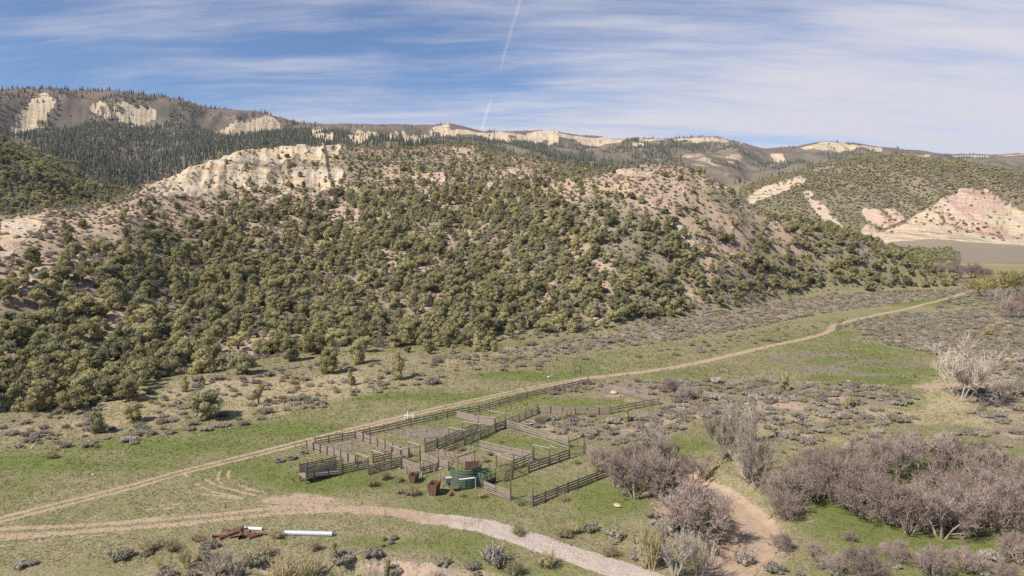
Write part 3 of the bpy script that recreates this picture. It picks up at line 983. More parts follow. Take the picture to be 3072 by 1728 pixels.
def quads_mesh(name, P, mats, tint, mat_index=None):
    """P: (N, 4, 3) quads"""
    N = len(P)
    me = bpy.data.meshes.new(name)
    me.vertices.add(4 * N)
    me.vertices.foreach_set('co', P.reshape(-1).astype(np.float32))
    me.loops.add(4 * N)
    me.loops.foreach_set('vertex_index', np.arange(4 * N, dtype=np.int32))
    me.polygons.add(N)
    me.polygons.foreach_set('loop_start', np.arange(0, 4 * N, 4, dtype=np.int32))
    me.polygons.foreach_set('loop_total', np.full(N, 4, np.int32))
    me.update()
    at = me.attributes.new('tint', 'FLOAT', 'POINT')
    at.data.foreach_set('value', np.repeat(tint, 4).astype(np.float32))
    for m in mats:
        me.materials.append(m)
    if mat_index is not None:
        me.polygons.foreach_set('material_index', mat_index.astype(np.int32))
    return me


def unit(a):
    return a / (np.linalg.norm(a, axis=-1, keepdims=True) + 1e-9)


def blades(p, dirs, L, wd, rng, taper=0.35, cross=False):
    """flat tapering sprays from p along dirs"""
    rnd = unit(rng.normal(size=p.shape))
    side = unit(np.cross(dirs, rnd))
    L, wd = np.asarray(L)[:, None], np.asarray(wd)[:, None]
    tip = p + dirs * L
    out = [np.stack([p - side * wd / 2, p + side * wd / 2, tip + side * wd * taper / 2, tip - side * wd * taper / 2], 1)]
    if cross:
        s2 = unit(np.cross(dirs, side))
        out.append(np.stack([p - s2 * wd / 2, p + s2 * wd / 2, tip + s2 * wd * taper / 2, tip - s2 * wd * taper / 2], 1))
    return np.concatenate(out)


# ------------------------------------------------------------------ plant materials
def leaf_mat(name, ca, cb, cc, rough=0.8, trans=0.22):
    m, T = new_mat(name)
    at = T.n('ShaderNodeAttribute', attribute_name='tint')
    oi = T.n('ShaderNodeObjectInfo')
    c = T.mix(at.outputs['Fac'], ca, cb)
    c = T.mix(T.math('MULTIPLY', oi.outputs['Random'], 0.75), c, cc)
    hv = T.n('ShaderNodeHueSaturation')
    hv.inputs['Saturation'].default_value = 1.0
    T.put(hv.inputs['Value'], T.lin(T.math('FRACT', T.math('MULTIPLY', oi.outputs['Random'], 7.13)), 0, 1, 0.70, 1.28))
    T.put(hv.inputs['Color'], c)
    return finish(m, T, hv.outputs[0], rough, spec=0.12, translucent=trans)


def bark_mat(name, ca, cb, rough=0.9):
    m, T = new_mat(name)
    tcx = T.n('ShaderNodeTexCoord')
    oi = T.n('ShaderNodeObjectInfo')
    n = T.noise(T.mapping(tcx.outputs['Object'], (3, 3, 0.7)), 4.0, 3.0, 0.6)
    c = T.mix(n, ca, cb)
    c = T.mix(T.math('MULTIPLY', oi.outputs['Random'], 0.3), c, tuple(0.6 * x for x in ca))
    return finish(m, T, c, rough, n, 0.4, 0.02, spec=0.1)


M_JUN = leaf_mat('juniper_foliage', (0.355, 0.32, 0.142), (0.6, 0.53, 0.262), (0.315, 0.305, 0.198), trans=0.48)
M_JUNB = bark_mat('juniper_bark', (0.20, 0.15, 0.12), (0.34, 0.28, 0.24))
M_BRUSH = leaf_mat('hill_brush', (0.27, 0.24, 0.15), (0.44, 0.385, 0.27), (0.25, 0.235, 0.165), trans=0.35)
M_GREYB = leaf_mat('grey_brush', (0.31, 0.255, 0.225), (0.46, 0.39, 0.345), (0.27, 0.235, 0.185), trans=0.25)
M_CON = leaf_mat('conifer_foliage', (0.098, 0.106, 0.07), (0.165, 0.162, 0.108), (0.098, 0.114, 0.086), trans=0.2)
M_ASP = leaf_mat('aspen_twigs', (0.280, 0.235, 0.210), (0.378, 0.322, 0.280), (0.210, 0.175, 0.157))
M_SAGE = leaf_mat('sage_leaves', (0.345, 0.295, 0.235), (0.58, 0.51, 0.43), (0.32, 0.29, 0.19), trans=0.3)
M_RAB = leaf_mat('rabbitbrush_stems', (0.275, 0.231, 0.119), (0.500, 0.400, 0.237), (0.300, 0.250, 0.163))
M_OAK = leaf_mat('oak_twigs', (0.265, 0.19, 0.158), (0.46, 0.36, 0.3), (0.34, 0.265, 0.225), trans=0.12)
M_OAKB = bark_mat('oak_bark', (0.24, 0.185, 0.16), (0.42, 0.345, 0.295))
M_COT = leaf_mat('cottonwood_twigs', (0.4, 0.335, 0.265), (0.57, 0.485, 0.395), (0.46, 0.39, 0.31), trans=0.1)
M_COTB = bark_mat('cottonwood_bark', (0.36, 0.30, 0.26), (0.58, 0.51, 0.45))
M_WIL = leaf_mat('willow_stems', (0.440, 0.347, 0.198), (0.616, 0.506, 0.308), (0.440, 0.396, 0.187), trans=0.1)
M_YWIL = leaf_mat('budding_willow', (0.30, 0.26, 0.085), (0.42, 0.37, 0.14), (0.34, 0.27, 0.14), trans=0.2)
M_GRASS = leaf_mat('grass_blades', (0.265, 0.225, 0.115), (0.125, 0.165, 0.044), (0.215, 0.2, 0.088), trans=0.3)

# icosahedron-like blob for the dense heart of a clump
_bm = bmesh.new()
bmesh.ops.create_icosphere(_bm, subdivisions=1, radius=1.0)
ICO_V = np.array([v.co[:] for v in _bm.verts])
ICO_F = [tuple(v.index for v in f.verts) for f in _bm.faces]
_bm.free()


def clump_quads(C, Rr, per, rng, tl, tw, up=0.45, low=-0.35):
    """sprays over the outside of a set of lobes"""
    P, D, NR = [], [], []
    for i in range(len(C)):
        k = int(per * (Rr[i] / Rr.mean()) ** 2) + 6
        nrm = unit(rng.normal(size=(k, 3)))
        nrm = nrm[nrm[:, 2] > low]
        p = C[i] + nrm * Rr[i] * rng.uniform(0.82, 1.02, (len(nrm), 1))
        keep = np.ones(len(p), bool)
        for j in range(len(C)):
            if j != i:
                keep &= np.linalg.norm(p - C[j], axis=1) > Rr[j] * 0.82
        P.append(p[keep])
        D.append(unit(nrm[keep] * 0.9 + np.array([0, 0, up]) + rng.normal(size=(keep.sum(), 3)) * 0.35))
        NR.append(nrm[keep])
    P, D = np.concatenate(P), np.concatenate(D)
    n = len(P)
    clump_quads.normals = np.concatenate(NR)
    return P, D, rng.uniform(0.7, 1.3, n) * tl, rng.uniform(0.7, 1.3, n) * tw


def cores(C, Rr, k, rng):
    out_v, out_f, n = [], [], 0
    for c, r in zip(C, Rr):
        v = ICO_V * r * k * rng.uniform(0.85, 1.1, (len(ICO_V), 1)) + c
        out_v.append(v)
        out_f += [tuple(i + n for i in f) for f in ICO_F]
        n += len(v)
    return np.concatenate(out_v), out_f


def merge(name, qP, qt, cv, cf, mats, extra=None):
    """sprays + dense heart (+ stem prisms with the second material) as one mesh"""
    mb = MB()
    nv = len(qP) * 4
    mb.v.append(qP.reshape(-1, 3))
    mb.ti.append(np.repeat(qt, 4))
    mb.f += [(4 * i, 4 * i + 1, 4 * i + 2, 4 * i + 3) for i in range(len(qP))]
    mb.mi += [0] * len(qP)
    mb.n = nv
    if cv is not None:
        mb.add(cv, cf, 0, 0.5)
    if extra is not None:
        for a, b, r0, r1 in extra:
            mb.tube(a, b, r0, r1, 5, len(mats) - 1, 0.5, False)
    return mb.mesh(name, mats)


def scales(P, Nn, L, w, rng, lift=0.22, jit=0.22):
    """small sprays lying over the outside of a crown like shingles, tips lifted"""
    up = np.array([0, 0, 1.0])
    tg = up - Nn * Nn[:, 2:3] + rng.normal(size=Nn.shape) * 0.6
    tg = unit(tg - Nn * (tg * Nn).sum(1, keepdims=True))
    dirs = unit(tg + Nn * lift + rng.normal(size=Nn.shape) * jit * .5)
    side = unit(np.cross(dirs, Nn) + rng.normal(size=Nn.shape) * jit)
    L, w = L[:, None], w[:, None]
    p = P - dirs * L * .35
    tip = p + dirs * L
    return np.stack([p - side * w * .5, p + side * w * .5, tip + side * w * .22, tip - side * w * .22], 1)


def juniper(seed, style):
    rng = np.random.default_rng(seed)
    if style == 'cone':
        n = 11
        z = np.linspace(0.10, 0.90, n)
        rad = 0.25 * (1 - z) ** 0.7
        ang = rng.uniform(0, 6.28, n)
        C = np.stack([rad * np.cos(ang), rad * np.sin(ang), z], 1)
        Rr = 0.085 + 0.15 * (1 - z) * rng.uniform(0.8, 1.2, n)
    elif style == 'wide':
        n = 21
        z = rng.uniform(0.10, 0.76, n)
        rad = rng.uniform(0.16, 0.44, n) * (1.05 - 0.6 * np.abs(z - .42) / .42)
        ang = np.arange(n) * 2.4 + rng.uniform(-.5, .5, n)
        C = np.stack([rad * np.cos(ang), rad * np.sin(ang), z], 1)
        Rr = rng.uniform(0.085, 0.175, n)
        C[0] = (0, 0, .40)
        Rr[0] = .27
    elif style == 'tall':
        n = 13
        z = rng.uniform(0.10, 0.88, n)
        rad = rng.uniform(0.06, 0.22, n) * (1.1 - z)
        ang = np.arange(n) * 2.4 + rng.uniform(-.5, .5, n)
        C = np.stack([rad * np.cos(ang), rad * np.sin(ang), z], 1)
        Rr = rng.uniform(0.09, 0.16, n)
        C[0] = (0, 0, .4)
        Rr[0] = .2
    elif style == 'open':
        n = 9
        z = rng.uniform(0.30, 0.82, n)
        rad = rng.uniform(0.10, 0.36, n)
        ang = np.arange(n) * 2.4 + rng.uniform(-.5, .5, n)
        C = np.stack([rad * np.cos(ang), rad * np.sin(ang), z], 1)
        Rr = rng.uniform(0.10, 0.17, n)
    else:
        n = 22
        z = rng.uniform(0.10, 0.86, n)
        rad = rng.uniform(0.10, 0.30, n) * np.sqrt(np.clip(1.1 - ((z - .42) / .5) ** 2, .1, 1))
        ang = np.arange(n) * 2.4 + rng.uniform(-.5, .5, n)
        C = np.stack([rad * np.cos(ang), rad * np.sin(ang), z], 1)
        Rr = rng.uniform(0.075, 0.165, n)
        C[0] = (0, 0, .42)
        Rr[0] = .25
    P, D, L, w = clump_quads(C, Rr, 80, rng, 0.092, 0.058)
    Nn = clump_quads.normals
    half = rng.uniform(0, 1, len(P)) < 0.26
    q = np.concatenate([scales(P, Nn, L, w, rng), blades(P[half], D[half], L[half] * 1.1, w[half] * .7, rng, 0.3)])
    tint = rng.uniform(0, 1, len(P))
    tint = np.concatenate([tint, tint[half]])
    cv, cf = cores(C, Rr, 0.92, rng)
    st = []
    for k in range(3):
        t = C[rng.integers(len(C))]
        base = np.array([rng.uniform(-.03, .03), rng.uniform(-.03, .03), -.05])
        mid_ = np.array([t[0] * .45, t[1] * .45, t[2] * .5])
        st += [(base, mid_, .032, .022), (mid_, t, .022, .008)]
    # grey dead sprays low on the stem
    dead = []
    for k in range(10):
        a = rng.uniform(0, 6.28)
        p0 = np.array([0, 0, rng.uniform(.05, .3)])
        dead.append((p0, p0 + np.array([math.cos(a) * .22, math.sin(a) * .22, rng.uniform(-.02, .12)]), .007, .002))
    return q, tint, cv, cf, st + dead


def far_juniper(seed):
    rng = np.random.default_rng(seed)
    n = 5
    z = rng.uniform(0.25, 0.65, n)
    rad = rng.uniform(0.1, 0.34, n)
    ang = np.arange(n) * 2.4 + rng.uniform(-.5, .5, n)
    C = np.stack([rad * np.cos(ang), rad * np.sin(ang), z], 1)
    Rr = rng.uniform(0.17, 0.27, n)
    P, D, L, w = clump_quads(C, Rr, 18, rng, 0.17, 0.12)
    q = scales(P, clump_quads.normals, L, w, rng)
    cv, cf = cores(C, Rr, 0.93, rng)
    return q, rng.uniform(0, 1, len(P)), cv, cf


def conifer(seed):
    rng = np.random.default_rng(seed)
    V, F, n = [], [], 0
    tiers = 5
    for k in range(tiers):
        z0 = 0.08 + 0.17 * k
        r = 0.19 * (1 - k / (tiers + .6)) * rng.uniform(.85, 1.15)
        ns = 6
        a0 = rng.uniform(0, 6)
        ring = [(r * rng.uniform(.7, 1.2) * math.cos(a0 + 6.283 * j / ns), r * rng.uniform(.7, 1.2) * math.sin(a0 + 6.283 * j / ns), z0 - rng.uniform(0, .05)) for j in range(ns)]
        V += ring + [(0, 0, z0 + .30 - .01 * k)]
        F += [(n + j, n + (j + 1) % ns, n + ns) for j in range(ns)]
        n += ns + 1
    return np.array(V), F


def mound(seed, per, tl, tw, up, n=6, flat=0.6, r=(0.2, 0.32), spread=.42, heart=.86):
    rng = np.random.default_rng(seed)
    ang = np.arange(n) * 2.4
    rad = np.sqrt(np.linspace(0.02, 1, n)) * spread
    C = np.stack([rad * np.cos(ang), rad * np.sin(ang), rng.uniform(.16, .40, n) * flat / .6], 1)
    Rr = rng.uniform(*r, n)
    P, D, L, w = clump_quads(C, Rr, per, rng, tl, tw, up, -0.5)
    half = rng.uniform(0, 1, len(P)) < 0.68
    q = np.concatenate([scales(P[half], clump_quads.normals[half], L[half], w[half] * 1.3, rng, .8), blades(P[~half], D[~half], L[~half], w[~half], rng, 0.4)])
    cv, cf = cores(C, Rr, heart, rng)
    return q, rng.uniform(0, 1, len(P)), cv, cf


# bare trees -----------------------------------------------------------------
def skeleton(seed, nstem, H, lean, fan, ups, counts, ratios, wig=0.25):
    """levels of (p0, p1, r0, r1) arrays, each branch in two pieces"""
    rng = np.random.default_rng(seed)
    levels = []
    ang = rng.uniform(0, 6.28) + np.arange(nstem) * 6.283 / max(nstem, 1) + rng.uniform(-.4, .4, nstem)
    base = np.stack([np.cos(ang), np.sin(ang), 0 * ang], 1) * (0.05 * H * (nstem > 1)) + np.array([0, 0, -.03 * H])
    dirs = unit(np.stack([np.cos(ang) * lean, np.sin(ang) * lean, np.ones(nstem)], 1) + rng.normal(size=(nstem, 3)) * .1)
    Ls = H * ratios[0] * rng.uniform(0.8, 1.15, nstem)
    r = H * 0.020 * rng.uniform(.8, 1.2, nstem)
    for lv in range(len(counts) + 1):
        bend = rng.normal(size=dirs.shape) * wig
        m_ = base + dirs * Ls[:, None] * .5
        d2_ = unit(dirs + bend + np.array([0, 0, ups * .3]))
        e_ = m_ + d2_ * Ls[:, None] * .5
        levels.append((base, m_, e_, r))
        if lv == len(counts):
            break
        c = counts[lv]
        n = len(base)
        t = rng.uniform(0.25, 1.0, (n, c))
        t[:, 0] = 1.0
        tt = t[..., None]
        p = np.where(tt < .5, base[:, None] + (m_ - base)[:, None] * (tt * 2), m_[:, None] + (e_ - m_)[:, None] * (tt * 2 - 1))
        par = np.repeat(d2_[:, None], c, 1)
        nd = unit(par * 0.75 + unit(rng.normal(size=(n, c, 3))) * fan + np.array([0, 0, ups]))
        base = p.reshape(-1, 3)
        dirs = nd.reshape(-1, 3)
        Ls = H * ratios[lv + 1] * rng.uniform(0.6, 1.25, len(base))
        r = np.repeat(r, c) * 0.52
    return levels, rng


def bare_tree(seed, H, nstem, lean, fan, ups, counts, ratios, twig_w, mats, split=2, name='tree', wig=.25, trunk_k=1.0):
    levels, rng = skeleton(seed, nstem, H, lean, fan, ups, counts, ratios, wig)
    tb = MB()
    for lv in range(split):
        b, m_, e_, r = levels[lv]
        for i in range(len(b)):
            n = 6 if lv == 0 else 4
            tb.tube(b[i], m_[i], r[i] * trunk_k, r[i] * .8 * trunk_k, n, 0, .5, False)
            tb.tube(m_[i], e_[i], r[i] * .8 * trunk_k, r[i] * .5 * trunk_k, n, 0, .5, False)
    Qs, ts = [], []
    for lv in range(split, len(levels)):
        b, m_, e_, r = levels[lv]
        w = np.maximum(2 * r, twig_w * (1.0 if lv == len(levels) - 1 else 1.3))
        tint = rng.uniform(0, 1, len(b))
        for p, q in ((b, m_), (m_, e_)):
            dd = q - p
            L = np.linalg.norm(dd, axis=1)
            Qs.append(blades(p, unit(dd), L, w, rng, 0.75))
            ts.append(tint)
    Q_, t_ = np.concatenate(Qs), np.concatenate(ts)
    return tb.mesh(name + '_trunk', [mats[1]]), quads_mesh(name + '_crown', Q_, [mats[0]], t_)


# ------------------------------------------------------------------ scatter tools
ang_ = (Z - CAM_H) / Y2
CUM = np.maximum.accumulate(ang_, axis=0)


def visible(X, Y, h, margin=6.0):
    """could anything h metres tall standing here show over the ground in front of it"""
    zz = samp(Z, X, Y)
    Yb = Y * 0.985
    return (zz + h + margin - CAM_H) / Y >= samp(CUM, X * 0.985, Yb)


def scatter(n, y0, y1, s0, s1, rng, by_area=True):
    if by_area:
        Y = np.sqrt(rng.uniform(y0 * y0, y1 * y1, n))
    else:
        Y = np.exp(rng.uniform(math.log(y0), math.log(y1), n))
    s = rng.uniform(s0, s1, n)
    return s * Y, Y


def thin(X, Y, rad):
    """greedy minimum spacing (rad per point) on a hash grid"""
    cell = float(np.max(rad))
    grid, keep = {}, []
    for i in range(len(X)):
        a, b = int(X[i] // cell), int(Y[i] // cell)
        ok = True
        for da in (-1, 0, 1):
            for db in (-1, 0, 1):
                for j in grid.get((a + da, b + db), ()):
                    if (X[i] - X[j]) ** 2 + (Y[i] - Y[j]) ** 2 < (0.5 * (rad[i] + rad[j])) ** 2:
                        ok = False
                        break
                if not ok:
                    break
            if not ok:
                break
        if ok:
            grid.setdefault((a, b), []).append(i)
            keep.append(i)
    return np.array(keep, int)


def proto_collection(name, meshes):
    c = bpy.data.collections.new(name)
    for k, me in enumerate(meshes):
        c.objects.link(bpy.data.objects.new(f'{name}_{k:02d}', me))
    return c


def instances(name, label, X, Y, scl, meshes, rng, sink=0.0, squash=(0.85, 1.2), tilt=0.06):
    """one stuff object: many plants of a kind that read as one mass"""
    n = len(X)
    me = bpy.data.meshes.new(name)
    me.vertices.add(n)
    co = np.stack([X, Y, samp(Z, X, Y) - sink * scl], 1)
    me.vertices.foreach_set('co', co.astype(np.float32).ravel())
    a = me.attributes.new('rot', 'FLOAT_VECTOR', 'POINT')
    a.data.foreach_set('vector', np.stack([rng.normal(0, tilt, n), rng.normal(0, tilt, n), rng.uniform(0, 6.283, n)], 1).astype(np.float32).ravel())
    a = me.attributes.new('scl', 'FLOAT_VECTOR', 'POINT')
    w = scl * rng.uniform(squash[0], squash[1], n)
    a.data.foreach_set('vector', np.stack([w, w, scl], 1).astype(np.float32).ravel())
    a = me.attributes.new('pick', 'INT', 'POINT')
    a.data.foreach_set('value', rng.integers(0, len(meshes), n).astype(np.int32))
    o = bpy.data.objects.new(name, me)
    COL.objects.link(o)
    ng = bpy.data.node_groups.new(name + '_plants', 'GeometryNodeTree')
    ng.interface.new_socket('Geometry', in_out='INPUT', socket_type='NodeSocketGeometry')
    ng.interface.new_socket('Geometry', in_out='OUTPUT', socket_type='NodeSocketGeometry')
    N = ng.nodes
    gi, go = N.new('NodeGroupInput'), N.new('NodeGroupOutput')
    ci = N.new('GeometryNodeCollectionInfo')
    ci.inputs['Collection'].default_value = proto_collection(name, meshes)
    ci.inputs['Separate Children'].default_value = True
    ci.inputs['Reset Children'].default_value = True
    ip = N.new('GeometryNodeInstanceOnPoints')
    ip.inputs['Pick Instance'].default_value = True

    def attr(nm, dt):
        x = N.new('GeometryNodeInputNamedAttribute')
        x.data_type = dt
        x.inputs['Name'].default_value = nm
        return x.outputs['Attribute']
    Lk = ng.links.new
    Lk(gi.outputs[0], ip.inputs['Points'])
    Lk(ci.outputs[0], ip.inputs['Instance'])
    Lk(attr('pick', 'INT'), ip.inputs['Instance Index'])
    er = N.new('FunctionNodeEulerToRotation')
    Lk(attr('rot', 'FLOAT_VECTOR'), er.inputs[0])
    Lk(er.outputs[0], ip.inputs['Rotation'])
    Lk(attr('scl', 'FLOAT_VECTOR'), ip.inputs['Scale'])
    Lk(ip.outputs[0], go.inputs[0])
    md = o.modifiers.new('plants', 'NODES')
    md.node_group = ng
    tag(o, label, kind='stuff')
    return o


def empty(name, loc, rz=0.0, scale=1.0):
    o = bpy.data.objects.new(name, None)
    COL.objects.link(o)
    o.location = loc
    o.rotation_euler = (0, 0, rz)
    o.scale = (scale,) * 3 if not hasattr(scale, '__len__') else scale
    o.empty_display_size = 0.2
    return o


def child(name, me, parent):
    o = bpy.data.objects.new(name, me)
    COL.objects.link(o)
    o.parent = parent
    return o


def single(name, me, loc, rz=0.0, scale=1.0):
    o = bpy.data.objects.new(name, me)
    COL.objects.link(o)
    o.location = loc
    o.rotation_euler = (0, 0, rz)
    o.scale = (scale,) * 3 if not hasattr(scale, '__len__') else scale
    return o


rng = np.random.default_rng(5)
# ------------------------------------------------------------------ plant kinds
JUN = []
for k, stl in enumerate(('round', 'wide', 'cone', 'round', 'wide', 'open', 'tall', 'cone', 'tall', 'round', 'open', 'cone')):
    q, t, cv, cf, st = juniper(100 + k, stl)
    crown = merge(f'juniper_crown_{k}', q, t, cv, cf, [M_JUN])
    tb = MB()
    for a, b, r0, r1 in st:
        tb.tube(a, b, r0, r1, 5, 0, .5, False)
    trunk = tb.mesh(f'juniper_trunk_{k}', [M_JUNB])
    JUN.append((trunk, crown, merge(f'juniper_tree_{k}', q, t, cv, cf, [M_JUN, M_JUNB], st), stl))
FARJ = [merge(f'far_juniper_{k}', *far_juniper(200 + k), [M_JUN]) for k in range(5)]
BRUSH = [merge(f'brush_{k}', *mound(220 + k, 26, .17, .075, .5), [M_BRUSH]) for k in range(4)]
GREYB = [merge(f'grey_brush_{k}', *mound(230 + k, 34, .26, .05, .8, heart=.6), [M_GREYB]) for k in range(4)]
CONI = []
for k in range(4):
    V_, F_ = conifer(240 + k)
    mb = MB()
    mb.add(V_, F_, 0, np.repeat(rng.uniform(0, 1, 5), 7))
    CONI.append(mb.mesh(f'conifer_{k}', [M_CON]))
ASP = [bare_tree(250 + k, 1.0, 1, .05, .5, .55, (9, 4), (.8, .28, .12), .012, (M_ASP, M_ASP), 1, f'aspen_{k}')[1] for k in range(3)]
SAGE = [merge(f'sagebrush_{k}', *mound(260 + k, 62, .15, .060, .9, n=9, spread=.55, heart=.84, r=(.15, .28)), [M_SAGE]) for k in range(6)]
RAB = [merge(f'rabbitbrush_{k}', *mound(270 + k, 95, .36, .020, 1.5, n=6, spread=.34, heart=.62), [M_RAB]) for k in range(4)]
OAK = [bare_tree(300 + k, 1.0, 4, .42, .62, .20, (5, 6, 6, 4), (.48, .27, .17, .10, .07), .0054, (M_OAK, M_OAKB), 2, f'oak_{k}') for k in range(4)]
OAKW = [bare_tree(310 + k, 1.0, 6, .75, .7, .16, (5, 6, 6, 4), (.44, .30, .20, .12, .075), .0052, (M_OAK, M_OAKB), 2, f'oak_bush_{k}') for k in range(3)]
COT = [bare_tree(320 + k, 1.0, 3, .38, .55, .34, (6, 6, 7, 4), (.52, .36, .20, .12, .075), .0034, (M_COT, M_COTB), 2, f'cottonwood_{k}', trunk_k=.5) for k in range(3)]
WIL = [bare_tree(330 + k, 1.0, 16, .28, .22, .5, (5, 4, 3), (.72, .32, .20, .12), .006, (M_WIL, M_WIL), 1, f'willow_{k}', .12, .3) for k in range(3)]
PWIL = [bare_tree(340 + k, 1.0, 8, .45, .4, .4, (6, 6, 4), (.60, .30, .18, .10), .006, (M_COT, M_COTB), 2, f'pale_shrub_{k}', .25, .5) for k in range(2)]
YWIL = [bare_tree(345 + k, 1.0, 6, .55, .6, .25, (6, 6, 7), (.50, .30, .18, .10), .012, (M_YWIL, M_OAKB), 2, f'budding_willow_{k}', .25, .6) for k in range(2)]

SNAG = []
for k in range(2):
    tr_, cw_ = bare_tree(350 + k, 0.8, 3, .3, .5, .3, (6, 5, 4), (.6, .34, .2, .1), .008, (M_GREYB, M_JUNB), 1, f'snag_{k}', trunk_k=.8)
    SNAG.append(cw_)
# ------------------------------------------------------------------ juniper woodland on the near hill
X, Y = scatter(60000, 130, 900, -0.88, 0.88, rng)
u, v = proj(X, Y, samp(Z, X, Y))
fr = samp(front, X, Y)
sl = samp(A[..., 1], X, Y)
rk = samp(B[..., 0], X, Y)
foot = np.interp(X / Y, SG, CY[0])
cr = np.interp(X / Y, SG, CY[2])
rel = samp(relh, X, Y)
rel = np.where(u > 2200, np.minimum(rel, 1.0 - 0.75 * sstep(2200, 2500, u)), rel)
dens = np.clip(1.15 - 1.0 * sl, 0.05, 1) * (1 - 0.66 * sstep(0.42, 0.80, rel + .5 * (fbm(X / 40, Y / 40, 3, 201) - .5))) * (1 - 0.62 * sstep(.3, .7, rk))
dens *= np.where(u < 640, 1, sstep(-18, 10, Y - foot + 20 * (fbm(X / 25, Y / 25, 2, 203) - .5)))
dens *= 1 - 0.35 * sstep(0.5, 0.8, rel) * (u < 1150)
dens *= np.where((v > 1010) & (u > 640) & (u < 1450), np.clip(1 - (v - 1010) / 70, 0.06, 1), 1)
dens *= np.where((u > 1500) & (v > np.interp(u, [1500, 1600, 1850, 2050, 2200, 2300, 2450, 2850], [1045, 1035, 1012, 972, 950, 922, 893, 880])), 0.10, 1)
edge = np.interp(u, [0, 220, 330, 480, 620, 760, 1000, 1220, 1300, 1500], [1246, 1242, 1200, 1165, 1130, 1108, 1085, 1075, 1060, 1045]) + 40 * (fbm(X / 14, Y / 14, 2, 221) - .5)
ok = ((fr > 0.3) | ((u < 1500) & (v < edge) & (Y > foot - 14)) | ((u > 2600) & (u < 2870) & (Y > foot + 2) & (Y < foot + 25))) & (rng.uniform(0, 1, len(X)) < dens) & (u > -250) & (u < 3300) & (u < 2860) & visible(X, Y, 7)
X, Y, u, v, rel, sl = X[ok], Y[ok], u[ok], v[ok], rel[ok], sl[ok]
hgt_ = rng.uniform(3.4, 8.4, len(X)) * (1 - 0.42 * sstep(0.40, 0.9, rel)) * np.where(rng.uniform(0, 1, len(X)) < 0.2, 0.6, 1)
k = thin(X, Y, hgt_ * (0.60 + 0.66 * sstep(.38, .80, rel)))
X, Y, u, v, hgt_ = X[k], Y[k], u[k], v[k], hgt_[k]
app = hgt_ / Y * np.where((u > -20) & (u < 3090) & (v < 1740), 1, 0)
order = np.argsort(-app)
big, rest = order[:285], order[285:]
instances('juniper_woodland', 'dense olive green juniper woodland covering the near hill', X[rest], Y[rest], hgt_[rest], [j[2] for j in JUN] + SNAG, rng, 0.02, (0.85, 1.35))
NJ = len(X)


def place_tree(name, kind_mesh, P, h, rz, label, cat, group, wid=1.0, tilt=(0, 0)):
    r = empty(name, P, rz, (h * wid, h * wid, h))
    r.rotation_euler = (tilt[0], tilt[1], rz)
    child('trunk', kind_mesh[0], r)
    child('crown', kind_mesh[1], r)
    return tag(r, label, cat, group)


def jlabel(u, v, h, stl):
    look = {'tall': 'slender', 'round': 'rounded', 'wide': 'broad', 'cone': 'pointed', 'open': 'ragged open'}[stl]
    size = 'tall' if h > 8 else 'low' if h < 5.6 else 'mid-sized'
    side = ("at the picture's left edge" if u < 170 else 'left of the lone meadow junipers' if u < 380 else 'above the half-bare lone juniper' if u < 640 else 'above the straw meadow' if u < 900 else
            'above the bare soil gap' if u < 1150 else "above the corral's back fence" if u < 1450 else 'above the far corral gate' if u < 1750 else 'above the wire fence' if u < 2050 else
            'below the rocky peak' if u < 2350 else "towards the hill's right tip")
    row = 'on the woodland edge' if v > 1010 else 'low in the stand' if v > 930 else 'midway up the stand' if v > 840 else 'high in the stand'
    return f'{size} {look} olive juniper {row} {side}'


for i in big:
    j = JUN[int(rng.integers(len(JUN)))]
    place_tree('juniper_tree', j, (X[i], Y[i], gz(X[i], Y[i]) - .1), hgt_[i], rng.uniform(0, 6.28), jlabel(u[i], v[i], hgt_[i], j[3]), 'juniper',
               'junipers of the hillside stand', rng.uniform(.95, 1.3))

# junipers standing alone in the meadow
for (uu, vv, vt, kk, lab, wid) in (
        (400, 1265, 1196, 4, 'rounded juniper standing alone by the lower edge of the woodland, casting a dark shadow', .95),
        (615, 1255, 1160, 1, 'grey green half-bare juniper standing alone above the green strip', 1.2),
        (775, 1212, 1150, 5, 'small juniper on a white forked trunk alone in the grass', .75),
        (290, 1300, 1232, 3, 'yellowish small juniper above the purple bush at the meadow edge', .9),
        (385, 1205, 1135, 0, 'round dark juniper just below the woodland edge on the left', 1.2),
        (1052, 1155, 1105, 7, 'slender small juniper with pale trunk alone in the straw grass', .7),
        (1195, 1138, 1048, 8, 'wide juniper at the woodland corner above the long back fence', .95),
        (1075, 1090, 1018, 3, 'bright olive round juniper on the bare soil above the grass', 1.0),
        (990, 1120, 1040, 9, 'ragged juniper with a grey skirt below the woodland gap', 1.05),
        (730, 1120, 1050, 1, 'wide juniper at the lower right corner of the left stand', 1.1),
        (555, 1175, 1128, 6, 'small low juniper bush left of the lone half-bare juniper', 1.0),
        (605, 1155, 1125, 2, 'smallest upright juniper left of the lone half-bare juniper', .9),
        (2352, 1170, 1118, 3, 'small bright olive juniper among the sage below the purple field', .9),
        (2545, 1222, 1188, 0, 'low dark juniper sapling in the sage below the field', .9),
        (1880, 1265, 1225, 6, 'small yellowish juniper in the sage outside the corral corner', 1.1),
        (2205, 1245, 1210, 2, 'small juniper sapling standing between the sage and the pale cottonwoods', .9),
        (1005, 1690, 1628, 6, 'dark juniper bush on the bank below the white culvert pipe', .9),
        (1165, 1735, 1678, 2, 'narrow yellow green juniper sapling on the bank by the gravel road', .6),
        (2970, 1010, 985, 1, 'low dark juniper bush in the sage at the right edge', 1.3)):
    P = hit(uu, vv)
    place_tree('juniper_tree', JUN[kk], (P.x, P.y, P.z - .05), height_px(P, vt), rng.uniform(0, 6.28), lab, 'juniper', None, wid)

